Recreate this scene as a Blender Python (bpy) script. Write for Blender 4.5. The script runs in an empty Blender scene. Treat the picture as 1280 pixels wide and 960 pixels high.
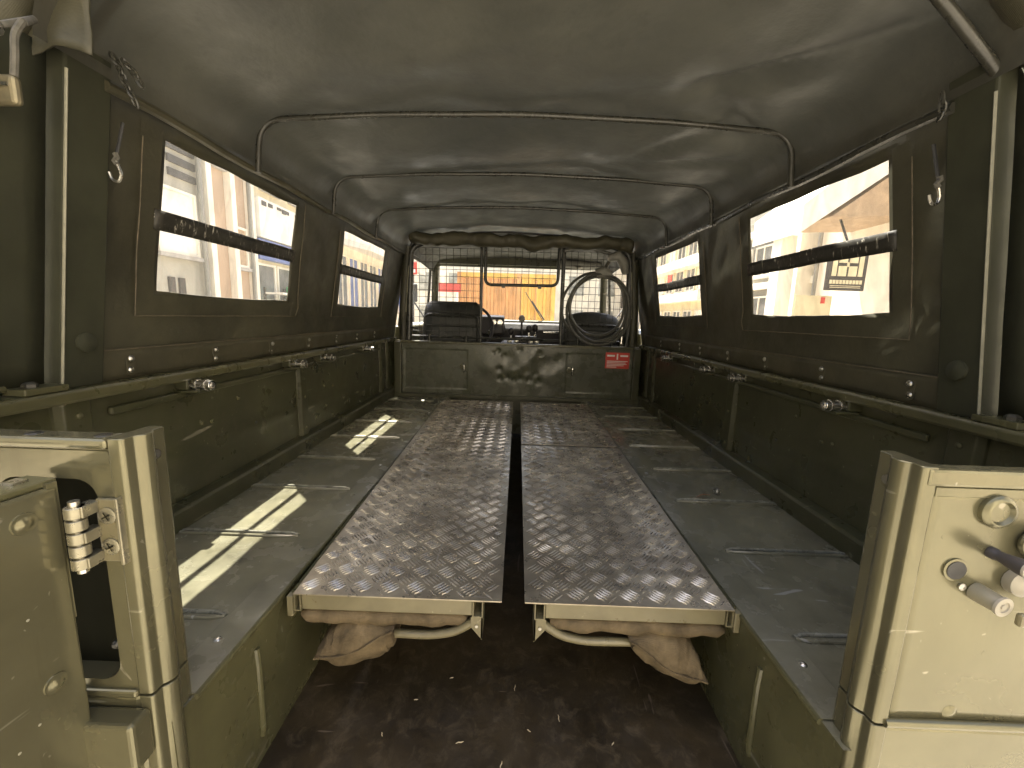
import bpy, math, random
from mathutils import Vector, Matrix, noise
R = math.radians
sc = bpy.context.scene
col = sc.collection
random.seed(7)

# ------------------------------------------------------------------ camera
PITCH, YAW, ROLL, FPX = .160, -.010, .031, 520.0
F = Vector((math.sin(YAW)*math.cos(PITCH), math.cos(YAW)*math.cos(PITCH), -math.sin(PITCH)))
RT0 = Vector((math.cos(YAW), -math.sin(YAW), 0)); UP0 = RT0.cross(F)
RT = math.cos(ROLL)*RT0 + math.sin(ROLL)*UP0
UP = -math.sin(ROLL)*RT0 + math.cos(ROLL)*UP0
cd = bpy.data.cameras.new('camera'); cam = bpy.data.objects.new('camera', cd); col.objects.link(cam)
cd.sensor_fit = 'HORIZONTAL'; cd.sensor_width = 36; cd.lens = FPX/1280*36
cd.clip_start = .02; cd.clip_end = 2000
m = Matrix.Identity(4)
for i in range(3):
    m[i][0] = RT[i]; m[i][1] = UP[i]; m[i][2] = -F[i]
m.translation = Vector((0, -.50, .85)); cam.matrix_world = m
sc.camera = cam

# ------------------------------------------------------------------ sky, sun, exposure
SUNV = Vector((-.182, .38, 1)).normalized()
w = bpy.data.worlds.new('World'); sc.world = w; w.use_nodes = True
nt = w.node_tree; bg = nt.nodes['Background']
sky = nt.nodes.new('ShaderNodeTexSky'); sky.sky_type = 'NISHITA'; sky.sun_disc = False
sky.sun_elevation = math.asin(SUNV.z); sky.sun_rotation = math.atan2(SUNV.x, SUNV.y)
sky.air_density = 1.0; sky.dust_density = 7.0; sky.ozone_density = .3
nt.links.new(sky.outputs[0], bg.inputs[0]); bg.inputs[1].default_value = .10
sd = bpy.data.lights.new('sun', 'SUN'); sd.energy = 5.0; sd.angle = R(.53); sd.color = (1, .945, .83)
so = bpy.data.objects.new('sun', sd); col.objects.link(so)
so.rotation_euler = (-SUNV).to_track_quat('-Z', 'Y').to_euler(); so.location = SUNV*30
sc.view_settings.view_transform = 'Standard'; sc.view_settings.look = 'None'
sc.view_settings.exposure = 2.4; sc.view_settings.gamma = 1.0
sc.cycles.max_bounces = 10; sc.cycles.diffuse_bounces = 5; sc.cycles.glossy_bounces = 4
sc.cycles.transparent_max_bounces = 24; sc.cycles.sample_clamp_indirect = 6
sc.cycles.use_denoising = True

# ------------------------------------------------------------------ materials
MT = {}
def mat(name, base, rough=.5, metal=0, var=.12, nscale=6, bump=0, bscale=60, spec=.5,
        wear=None, wscale=14, wthr=.62, wsoft=.12, wstretch=None, tcol=None, scr=None, sscale=30, coat=0, col2=None, rvar=.12, weave=0, trans=0, edge=None, grime=None):
    """procedural paint / cloth / metal with blotchy colour, wear spots, scratches and relief"""
    if name in MT: return MT[name]
    M = bpy.data.materials.new(name); M.use_nodes = True; T = M.node_tree; N = T.nodes; L = T.links
    b = N['Principled BSDF']; out = N['Material Output']
    tc = N.new('ShaderNodeTexCoord'); co = tc.outputs['Object']
    def noi(s, d=5, r=.6, dist=0, src=co):
        n = N.new('ShaderNodeTexNoise'); n.inputs['Scale'].default_value = s; n.inputs['Detail'].default_value = d
        n.inputs['Roughness'].default_value = r; n.inputs['Distortion'].default_value = dist
        L.new(src, n.inputs['Vector']); return n.outputs['Fac']
    def ramp(src, a, c, va=0, vb=1):
        n = N.new('ShaderNodeMapRange'); n.inputs[1].default_value = a; n.inputs[2].default_value = c
        n.inputs[3].default_value = va; n.inputs[4].default_value = vb; L.new(src, n.inputs[0]); return n.outputs[0]
    def mix(fac, a, c):
        n = N.new('ShaderNodeMix'); n.data_type = 'RGBA'
        L.new(fac, n.inputs[0])
        for k, v in ((6, a), (7, c)):
            if isinstance(v, tuple): n.inputs[k].default_value = (*v[:3], 1)
            else: L.new(v, n.inputs[k])
        return n.outputs[2]
    lo = tuple(v*(1-var*1.6) for v in base); hi = col2 or tuple(v*(1+var*1.6) for v in base)
    big = noi(nscale, 6, .62, .4)
    c = mix(ramp(big, .3, .7), lo, hi)
    rsrc = ramp(noi(nscale*2.3, 4), .3, .7, max(.03, rough-rvar), min(1, rough+rvar))
    if wear:
        wsrc = co
        if wstretch:
            mpw = N.new('ShaderNodeMapping'); mpw.inputs['Scale'].default_value = wstretch; L.new(co, mpw.inputs[0]); wsrc = mpw.outputs[0]
        wm = ramp(noi(wscale, 8, .7, .6, wsrc), wthr-wsoft*.3, wthr+wsoft*.7)
        c = mix(wm, c, wear)
    if scr:
        mp = N.new('ShaderNodeMapping'); mp.inputs['Scale'].default_value = (1.0, .12, 1); mp.inputs['Rotation'].default_value = (0, 0, .5)
        L.new(co, mp.inputs[0])
        s1 = ramp(noi(sscale, 2, .5, 1.2, mp.outputs[0]), .705, .735)
        mp2 = N.new('ShaderNodeMapping'); mp2.inputs['Scale'].default_value = (.15, 1, 1); mp2.inputs['Rotation'].default_value = (0, 0, .25)
        L.new(co, mp2.inputs[0])
        s2 = ramp(noi(sscale*1.4, 2, .5, .8, mp2.outputs[0]), .715, .74)
        a = N.new('ShaderNodeMath'); a.operation = 'MAXIMUM'; L.new(s1, a.inputs[0]); L.new(s2, a.inputs[1])
        c = mix(a.outputs[0], c, scr)
    if grime:
        mg = N.new('ShaderNodeMapping'); mg.inputs['Scale'].default_value = (1, 1, .16); L.new(co, mg.inputs[0])
        c = mix(ramp(noi(17, 7, .68, .5, mg.outputs[0]), .54, .78, 0, .75), c, grime)
    if edge:
        ge = N.new('ShaderNodeNewGeometry')
        ep_ = N.new('ShaderNodeMath'); ep_.operation = 'MULTIPLY'; L.new(ramp(ge.outputs['Pointiness'], .53, .60), ep_.inputs[0]); L.new(ramp(noi(38, 5, .7), .42, .60), ep_.inputs[1])
        c = mix(ep_.outputs[0], c, edge)
    L.new(c, b.inputs['Base Color']); L.new(rsrc, b.inputs['Roughness'])
    b.inputs['Metallic'].default_value = metal; b.inputs['Specular IOR Level'].default_value = spec
    if coat: b.inputs['Coat Weight'].default_value = coat; b.inputs['Coat Roughness'].default_value = .25
    if bump or weave:
        bp = N.new('ShaderNodeBump'); bp.inputs['Strength'].default_value = 1; bp.inputs['Distance'].default_value = bump or .0004
        h = noi(bscale, 5, .6)
        if weave:
            wv = N.new('ShaderNodeTexWave'); wv.inputs['Scale'].default_value = 160; L.new(co, wv.inputs['Vector']); wv.bands_direction = 'Y'
            wz = N.new('ShaderNodeTexWave'); wz.inputs['Scale'].default_value = 160; L.new(co, wz.inputs['Vector']); wz.bands_direction = 'Z'
            ad = N.new('ShaderNodeMath'); ad.operation = 'ADD'; L.new(wv.outputs['Fac'], ad.inputs[0]); L.new(wz.outputs['Fac'], ad.inputs[1])
            ml = N.new('ShaderNodeMath'); ml.operation = 'MULTIPLY_ADD'; ml.inputs[1].default_value = weave; L.new(ad.outputs[0], ml.inputs[0]); L.new(h, ml.inputs[2])
            h = ml.outputs[0]
        L.new(h, bp.inputs['Height']); L.new(bp.outputs[0], b.inputs['Normal'])
    if trans:
        t = N.new('ShaderNodeBsdfTranslucent')
        if tcol: t.inputs[0].default_value = (*tcol, 1)
        else: L.new(c, t.inputs[0])
        x = N.new('ShaderNodeMixShader'); x.inputs[0].default_value = trans
        L.new(b.outputs[0], x.inputs[1]); L.new(t.outputs[0], x.inputs[2]); L.new(x.outputs[0], out.inputs[0])
    MT[name] = M; return M

olive = mat('olive_paint', (.074, .070, .034), .30, var=.14, nscale=5, bump=.0009, bscale=11, scr=(.17, .16, .11), grime=(.050, .045, .024))
olive_dk = mat('olive_paint_worn', (.043, .043, .021), .34, var=.22, nscale=4, bump=.0016, bscale=8, wear=(.07, .063, .04), wscale=26, wthr=.60, wsoft=.35, scr=(.14, .13, .09))
rearpaint = mat('olive_rear_paint', (.145, .135, .080), .20, metal=.55, var=.10, nscale=4, bump=.0010, bscale=6, scr=(.30, .28, .21), rvar=.10, spec=.6, grime=(.095, .086, .050))
boxtop = mat('wheel_box_paint', (.116, .111, .074), .24, var=.28, nscale=6, bump=.0016, bscale=10, wear=(.155, .150, .108), wscale=11, wthr=.50, wsoft=.5, scr=(.25, .245, .22), sscale=26, rvar=.12)
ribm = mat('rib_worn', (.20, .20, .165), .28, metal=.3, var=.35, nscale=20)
canvas = mat('canvas', (.047, .044, .027), .50, var=.25, nscale=4, bump=.0030, bscale=12, weave=.03, spec=.45, grime=(.056, .052, .033))
roofcv = mat('canvas_roof_cloth', (.056, .054, .042), .44, var=.25, nscale=3, bump=.0045, bscale=8, spec=.45, trans=.045, tcol=(.045, .047, .040), grime=(.038, .034, .024))
canvas_p = mat('canvas_patch', (.057, .052, .031), .55, var=.16, nscale=7, bump=.0020, bscale=18, weave=.03, spec=.4)
bundlecv = mat('bundle_canvas', (.108, .082, .047), .85, var=.3, nscale=16, bump=.0018, bscale=60, weave=.12, spec=.2, grime=(.06, .042, .024))
plate = mat('tread_sheet', (.32, .285, .215), .34, metal=.65, var=.25, nscale=9, bump=.0006, bscale=30, wear=(.19, .160, .122), wscale=6, wthr=.50, wsoft=.4, scr=(.34, .32, .28))
treadm = mat('tread_bars', (.56, .52, .45), .28, metal=.75, var=.35, nscale=9, wear=(.30, .265, .21), wscale=6, wthr=.50, wsoft=.3)
frame_tan = mat('deck_frame_paint', (.135, .118, .066), .36, var=.14, nscale=9, bump=.0005, bscale=30, wear=(.34, .29, .19), wscale=30, wthr=.66)
floorm = mat('floor_panel', (.032, .023, .011), .5, var=.35, nscale=6, bump=.0012, bscale=40, wear=(.072, .055, .032), wscale=26, wthr=.56, wsoft=.2, scr=(.10, .078, .055))
galv = mat('hoop_paint', (.034, .033, .026), .30, var=.12, nscale=9, bump=.0003, bscale=60)
pillarp = mat('shaded_pillar_paint', (.036, .037, .023), .6, spec=.2, var=.14, nscale=6, bump=.0006, bscale=18, grime=(.026, .025, .016))  # colour darkened to hold the roof's shade on pillars and quarter panels
zinc = mat('zinc', (.55, .53, .48), .32, metal=1, var=.15, nscale=40)
chrome = mat('bright_steel', (.72, .70, .66), .2, metal=1, var=.1, nscale=30)
dark = mat('black_rubber', (.018, .018, .018), .5, var=.2, nscale=20)
darkin = mat('dark_cavity_shade', (.007, .007, .004), .9, spec=.05, var=.2)  # near-black colour stands for shade inside the recess and screw slots
vinyl = mat('seat_vinyl', (.030, .031, .026), .45, var=.2, nscale=9, bump=.0008, bscale=60)
dashm = mat('dash_plastic', (.026, .022, .022), .45, var=.2, nscale=9)
hosem = mat('hose_sleeve', (.075, .073, .062), .38, var=.25, nscale=40, bump=.0004, bscale=200)
greytape = mat('grey_sleeve', (.21, .205, .18), .5, var=.1, nscale=30)
knobm = mat('knob_plastic', (.032, .029, .030), .4)
paleknob = mat('pale_cap', (.27, .25, .20), .45, var=.08)
redm = mat('red_label', (.55, .045, .03), .4, var=.08)
white = mat('white_print', (.78, .76, .72), .5, var=.03)
blackp = mat('black_strap', (.022, .020, .015), .5, var=.2, nscale=30, wear=(.42, .40, .34), wscale=1, wthr=.60, wsoft=.06, wstretch=(1, 95, 30))
stitch = mat('stitching', (.12, .10, .07), .8, var=.2, nscale=50, spec=.2)
ropem = mat('rope', (.085, .08, .065), .8, var=.2, nscale=60)
brassm = mat('brass', (.20, .175, .11), .45, metal=.6, var=.15, nscale=40)
leafm = mat('dry_leaf', (.40, .13, .05), .7)

def brick_mat(name, c1, c2, mortar, sx, sy, rough=.85):
    M = bpy.data.materials.new(name); M.use_nodes = True; T = M.node_tree; b = T.nodes['Principled BSDF']
    tc = T.nodes.new('ShaderNodeTexCoord'); bt = T.nodes.new('ShaderNodeTexBrick'); mp = T.nodes.new('ShaderNodeMapping')
    if name.startswith('wall'): mp.inputs['Rotation'].default_value = (R(90), 0, R(90)) if name.endswith('side') else (R(90), 0, 0)
    T.links.new(tc.outputs['Object'], mp.inputs[0]); T.links.new(mp.outputs[0], bt.inputs['Vector'])
    bt.inputs['Color1'].default_value = (*c1, 1); bt.inputs['Color2'].default_value = (*c2, 1); bt.inputs['Mortar'].default_value = (*mortar, 1)
    bt.inputs['Scale'].default_value = 1; bt.inputs['Brick Width'].default_value = sx; bt.inputs['Row Height'].default_value = sy
    bt.inputs['Mortar Size'].default_value = .008; b.inputs['Roughness'].default_value = rough
    T.links.new(bt.outputs['Color'], b.inputs['Base Color'])
    bp = T.nodes.new('ShaderNodeBump'); bp.inputs['Distance'].default_value = .004; bp.invert = True
    T.links.new(bt.outputs['Fac'], bp.inputs['Height']); T.links.new(bp.outputs[0], b.inputs['Normal'])
    MT[name] = M; return M
paving = brick_mat('paving', (.27, .24, .20), (.32, .29, .24), (.16, .13, .11), .22, .11)
brickw = brick_mat('wall_brick_side', (.44, .19, .075), (.38, .16, .07), (.42, .30, .2), .24, .08)
stonew = brick_mat('wall_stone_side', (.19, .19, .165), (.25, .245, .215), (.36, .35, .31), .8, .32)
render_w = mat('white_render', (.76, .71, .60), .8, var=.06, nscale=2)
render_c = mat('cream_render', (.66, .58, .38), .8, var=.06, nscale=2)
render_g = mat('grey_render', (.36, .34, .28), .8, var=.08, nscale=2)
slab = mat('kerb_stone', (.36, .34, .31), .85, var=.1, nscale=9, bump=.002, bscale=40)
asphalt = mat('asphalt', (.075, .072, .068), .9, var=.2, nscale=30, bump=.003, bscale=90)
glassp = mat('overexposed_glass', (.30, .30, .27), .15, var=.35, nscale=2)  # far terrace panes, colour lightened to look overexposed
glassg = mat('grey_glass', (.13, .135, .13), .12, var=.4, nscale=1.5)
glassd = mat('shop_glass', (.05, .07, .10), .08, var=.3, nscale=1, spec=.8)
bluem = mat('blue_panel', (.07, .12, .34), .5, var=.1)
greenm = mat('green_panel', (.03, .32, .10), .5, var=.1)
ochre = mat('ochre_paint', (.62, .36, .055), .5, var=.07, nscale=2, wear=(.40, .20, .06), wscale=9, wthr=.72)
orange = mat('orange_paint', (.52, .255, .075), .5, var=.08, nscale=2, wear=(.36, .17, .06), wscale=9, wthr=.7)
carwhite = mat('car_white', (.74, .74, .72), .25, var=.02, coat=.6)
cloth_w = mat('white_cloth', (.74, .72, .66), .8, var=.04)
tanp = mat('tan_wood', (.38, .27, .17), .7, var=.15)
signblk = mat('sign_black', (.035, .030, .026), .5, var=.1)
goldl = mat('sign_cream', (.66, .58, .38), .5, var=.05)

def pane_mat(name, haze=.08, gl=.06, tint=(.98, .97, .93), bump=.0015):
    M = bpy.data.materials.new(name); M.use_nodes = True; T = M.node_tree; N = T.nodes; L = T.links
    N.remove(N['Principled BSDF']); out = N['Material Output']
    tc = N.new('ShaderNodeTexCoord')
    mp = N.new('ShaderNodeMapping'); mp.inputs['Scale'].default_value = (1, 1, .35); L.new(tc.outputs['Object'], mp.inputs[0])
    n = N.new('ShaderNodeTexNoise'); n.inputs['Scale'].default_value = 16; n.inputs['Detail'].default_value = 5; n.inputs['Distortion'].default_value = 1.2
    L.new(mp.outputs[0], n.inputs['Vector'])
    r = N.new('ShaderNodeMapRange'); r.inputs[1].default_value = .36; r.inputs[2].default_value = .58; r.inputs[3].default_value = .0; r.inputs[4].default_value = 1
    L.new(n.outputs['Fac'], r.inputs[0])
    mx = N.new('ShaderNodeMix'); mx.data_type = 'RGBA'; mx.inputs[6].default_value = tuple(v*.80 for v in tint)+(1,); mx.inputs[7].default_value = (*tint, 1)
    L.new(r.outputs[0], mx.inputs[0])
    tr = N.new('ShaderNodeBsdfTransparent'); L.new(mx.outputs[2], tr.inputs[0])
    g = N.new('ShaderNodeBsdfGlossy'); g.inputs['Roughness'].default_value = .08
    bp = N.new('ShaderNodeBump'); bp.inputs['Distance'].default_value = bump; L.new(n.outputs['Fac'], bp.inputs['Height']); L.new(bp.outputs[0], g.inputs['Normal'])
    tl = N.new('ShaderNodeBsdfTranslucent'); tl.inputs[0].default_value = (.8, .78, .70, 1)
    a = N.new('ShaderNodeMixShader'); a.inputs[0].default_value = haze; L.new(tr.outputs[0], a.inputs[1]); L.new(tl.outputs[0], a.inputs[2])
    c = N.new('ShaderNodeMixShader'); c.inputs[0].default_value = gl; L.new(a.outputs[0], c.inputs[1]); L.new(g.outputs[0], c.inputs[2])
    L.new(c.outputs[0], out.inputs[0]); return M
panem = pane_mat('clear_vinyl', .045, .08)
edgem = mat('highlight_and_chips', (.24, .23, .17), .45, var=.1, nscale=30)  # pale colour for painted highlight lines and for door paint chips
glassm = pane_mat('windscreen_glass', .02, .05, (.95, .97, .95), 0.0002)

# ------------------------------------------------------------------ mesh helpers
class MB:
    def __init__(s): s.v = []; s.f = []; s.sm = []
    def add(s, vs, fs, smooth=False):
        o = len(s.v); s.v += [tuple(p) for p in vs]; s.f += [tuple(i+o for i in f) for f in fs]; s.sm += [smooth]*len(fs); return s
    def box(s, x0, x1, y0, y1, z0, z1):
        x0, x1 = sorted((x0, x1)); y0, y1 = sorted((y0, y1)); z0, z1 = sorted((z0, z1))
        return s.add([(x0,y0,z0),(x1,y0,z0),(x1,y1,z0),(x0,y1,z0),(x0,y0,z1),(x1,y0,z1),(x1,y1,z1),(x0,y1,z1)],
                     [(0,3,2,1),(4,5,6,7),(0,1,5,4),(1,2,6,5),(2,3,7,6),(3,0,4,7)])
    def prism(s, poly, ext, smooth=False):
        n = len(poly); e = Vector(ext); a = [Vector(p) for p in poly]
        s.add(a+[p+e for p in a], [tuple(range(n))[::-1], tuple(range(n, 2*n))])
        o = len(s.v)-2*n
        for i in range(n):
            j = (i+1) % n; s.f.append((o+i, o+j, o+n+j, o+n+i)); s.sm.append(smooth)
        return s
    def tube(s, path, r, n=10, closed=False, caps=True):
        P = [Vector(p) for p in path]; k = len(P); rr = r if isinstance(r, (list, tuple)) else [r]*k
        up = None; rings = []
        for i in range(k):
            if closed: t = P[(i+1) % k]-P[i-1]
            else: t = P[min(i+1, k-1)]-P[max(i-1, 0)]
            t.normalize()
            if up is None:
                up = Vector((0, 0, 1)) if abs(t.z) < .9 else Vector((1, 0, 0))
            a = (up - t*up.dot(t)).normalized(); b = t.cross(a); up = a
            rings.append([P[i]+rr[i]*(math.cos(2*math.pi*q/n)*a+math.sin(2*math.pi*q/n)*b) for q in range(n)])
        vs = [p for g in rings for p in g]; fs = []
        for i in range(k if closed else k-1):
            j = (i+1) % k
            for q in range(n):
                q2 = (q+1) % n; fs.append((i*n+q, i*n+q2, j*n+q2, j*n+q))
        s.add(vs, fs, True)
        if caps and not closed:
            o = len(s.v)-k*n
            s.f += [tuple(o+q for q in range(n))[::-1], tuple(o+(k-1)*n+q for q in range(n))]; s.sm += [False, False]
        return s
    def cyl(s, p0, p1, r0, r1=None, n=14):
        return s.tube([p0, p1], [r0, r0 if r1 is None else r1], n)
    def pipe(s, p0, p1, r, ri, n=16):
        a = Vector(p0); b = Vector(p1); t = (b-a)
        L_ = t.length; d = min(L_*.6, r*1.5)
        return s.lathe(a, t, [(0, r), (L_-.001, r), (L_, r-.001), (L_, ri), (L_-d, ri)], n)
    def lathe(s, c, ax, prof, n=18):
        c = Vector(c); ax = Vector(ax).normalized(); up = Vector((0, 0, 1)) if abs(ax.z) < .9 else Vector((1, 0, 0))
        a = (up-ax*up.dot(ax)).normalized(); b = ax.cross(a); k = len(prof)
        vs = [c+ax*h+max(r, 1e-4)*(math.cos(2*math.pi*q/n)*a+math.sin(2*math.pi*q/n)*b) for h, r in prof for q in range(n)]
        fs = [(i*n+q, i*n+(q+1) % n, (i+1)*n+(q+1) % n, (i+1)*n+q) for i in range(k-1) for q in range(n)]
        s.add(vs, fs, True); o = len(s.v)-k*n
        s.f += [tuple(o+q for q in range(n))[::-1], tuple(o+(k-1)*n+q for q in range(n))]; s.sm += [False, False]
        return s
    def grid(s, fn, nu, nv, smooth=True, flip=False):
        vs = [fn(i/nu, j/nv) for j in range(nv+1) for i in range(nu+1)]; W = nu+1
        fs = []
        for j in range(nv):
            for i in range(nu):
                q = (j*W+i, j*W+i+1, (j+1)*W+i+1, (j+1)*W+i); fs.append(q[::-1] if flip else q)
        return s.add(vs, fs, smooth)
    def build(s, name, m_, parent=None, bevel=0, solid=0, seg=2, loc=None):
        me = bpy.data.meshes.new(name); me.from_pydata(s.v, [], s.f); me.update()
        me.polygons.foreach_set('use_smooth', s.sm); me.materials.append(m_)
        if any(s.sm): me.set_sharp_from_angle(angle=R(38))
        return link(name, me, parent, bevel, solid, seg, loc)
INV = {}
def link(name, me, parent=None, bevel=0, solid=0, seg=2, loc=None, rot=None):
    o = bpy.data.objects.new(name, me); col.objects.link(o)
    if parent is not None:
        o.parent = parent
        if parent.name in INV: o.matrix_parent_inverse = INV[parent.name]
    if loc is not None: o.location = loc
    if rot is not None: o.rotation_euler = rot
    if solid:
        md = o.modifiers.new('thickness', 'SOLIDIFY'); md.thickness = solid; md.offset = 0
    if bevel:
        md = o.modifiers.new('edges', 'BEVEL'); md.width = bevel; md.segments = seg; md.limit_method = 'ANGLE'; md.angle_limit = R(40)
        md.harden_normals = False
    return o
def tag(o, label, cat, group=None, kind=None):
    o['label'] = label; o['category'] = cat
    if group: o['group'] = group
    if kind: o['kind'] = kind
    return o
def thing(name, loc, label, cat, group=None):
    o = bpy.data.objects.new(name, None); col.objects.link(o); o.location = loc; o.empty_display_size = .1
    INV[o.name] = Matrix.Translation(-Vector(loc)); return tag(o, label, cat, group)
def struct(o): o['kind'] = 'structure'; return o
def arc(c, a, b, r, t0, t1, n=8):
    c = Vector(c); a = Vector(a); b = Vector(b)
    return [c+r*(math.cos(t0+(t1-t0)*i/n)*a+math.sin(t0+(t1-t0)*i/n)*b) for i in range(n+1)]
def fillet(pts, r, n=6):
    """round the corners of a polyline"""
    P = [Vector(p) for p in pts]; out = [P[0]]
    for i in range(1, len(P)-1):
        a, b, c = P[i-1], P[i], P[i+1]; d1 = (a-b).normalized(); d2 = (c-b).normalized()
        k = min(r, (a-b).length*.48, (c-b).length*.48); p0 = b+d1*k; p2 = b+d2*k
        for q in range(n+1):
            t = q/n; out.append((1-t)**2*p0+2*t*(1-t)*b+t*t*p2)
    return out+[P[-1]]
def textmesh(s, size, mtl, name, parent=None, ext=.002):
    cu = bpy.data.curves.new('t', 'FONT'); cu.body = s; cu.size = size; cu.extrude = ext; cu.align_x = 'CENTER'; cu.align_y = 'CENTER'
    t = bpy.data.objects.new('t', cu); col.objects.link(t)
    me = bpy.data.meshes.new_from_object(t); bpy.data.objects.remove(t); me.name = name
    me.materials.clear(); me.materials.append(mtl); return link(name, me, parent)

# ================================================================== SETTING
GZ = -.78
def gsheet(name, x0, x1, y0, y1, z, m_): return struct(MB().add([(x0,y0,z),(x1,y0,z),(x1,y1,z),(x0,y1,z)], [(0,1,2,3)]).build(name, m_))
gsheet('ground', -400, 400, -400, 400, GZ, paving)
gsheet('road', -3.28, 4.18, -60, 60, GZ+.004, brick_mat('road_paving', (.27, .25, .21), (.32, .295, .25), (.20, .185, .16), .30, .15))
struct(MB().box(-6, -3.42, -20, 40, GZ-.1, GZ+.12).build('pavement', paving, bevel=.01))
struct(MB().box(-3.42, -3.28, -20, 40, GZ-.1, GZ+.125).build('kerb', slab, bevel=.015))
struct(MB().box(4.32, 7.2, -20, 40, GZ-.1, GZ+.12).build('pavement', paving, bevel=.01))
struct(MB().box(4.18, 4.32, -20, 40, GZ-.1, GZ+.125).build('kerb', slab, bevel=.015))

# ================================================================== TRUCK
HB = .281          # top of the wheel boxes
BY = 2.38          # bulkhead
truck = thing('military_truck', (0, 1.2, GZ), 'olive drab soft-top military truck seen from its open rear load bay', 'truck')
def XS(z): return .865-.155*(z-.68)       # inner face of the canvas sides leans inwards

# floor, wheel boxes
MB().box(-.47, .47, -.04, BY, -.03, 0).build('load_floor', floorm, truck, bevel=.002)
RIBY = [.192, .483, .775, 1.06, 1.35, 1.637, 1.93, 2.20]
for sx in (-1, 1):
    g = MB()
    def top(u, v, sx=sx):
        x = .462+u*(.885-.462); y = -.012+v*(BY+.012)
        z = HB-.001+.0012*noise.noise(Vector((x*5*sx, y*4, 1)))
        return (sx*x, y, z)
    g.grid(top, 16, 60, flip=(sx < 0))
    def face(u, v, sx=sx):
        y = -.012+v*(BY+.012); x = .462+.003*noise.noise(Vector((3.1*sx, y*5, u*2)))*(u*(1-u)*4)
        return (sx*x, y, u*HB)
    g.grid(face, 6, 60, flip=(sx > 0))
    wb = g.build('wheel_box', boxtop, truck)
    wb.data.materials.append(olive)
    for i, p in enumerate(wb.data.polygons):
        if i >= 16*60: p.material_index = 1
    for k, y in enumerate(RIBY):
        for dy in (-.0085, .0085):
            x0 = .545 if k % 2 else .53
            pts = [(sx*x0, y+dy*.2, HB-.001), (sx*(x0+.02), y+dy, HB+.0006), (sx*.70, y+dy, HB+.0010), (sx*.84, y+dy, HB+.0006), (sx*.855, y+dy*.2, HB-.001)]
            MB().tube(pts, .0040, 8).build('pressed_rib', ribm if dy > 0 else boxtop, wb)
    # inner edge flange with rolled lip and fixing screws
    MB().box(sx*.4615, sx*.523, .03, BY-.01, HB+.0006, HB+.0026).build('edge_flange', boxtop, wb, bevel=.001)
    MB().tube([(sx*.462, .03, HB-.003), (sx*.462, BY-.01, HB-.003)], .0055, 8).build('edge_bead', olive, wb)
    for k in range(8):
        y = .14+.29*k+random.uniform(-.02, .02)
        MB().lathe((sx*.502, y, HB+.002), (0, 0, 1), [(0, .007), (.002, .006), (.0035, .003)], 10).build('screw_head', zinc if k % 3 == 0 else boxtop, wb)
    # vertical swages on the inner face
    for y in (.17, .62):
        MB().tube([(sx*.461, y, .05), (sx*.459, y, .08), (sx*.459, y, .20), (sx*.461, y, .235)], .006, 8).build('swage', olive, wb)
    for k in range(9):
        p = (sx*.4605, random.uniform(.06, .5), random.uniform(.06, .26)); s_ = random.uniform(.003, .008)
        MB().add([(p[0]-sx*.0009, p[1], p[2]), (p[0]-sx*.0009, p[1]+s_*.5, p[2]+s_*1.6), (p[0]-sx*.0009, p[1]+s_*.9, p[2]+s_*1.2)], [(0, 1, 2)]).build('paint_chip', zinc, wb)

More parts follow.
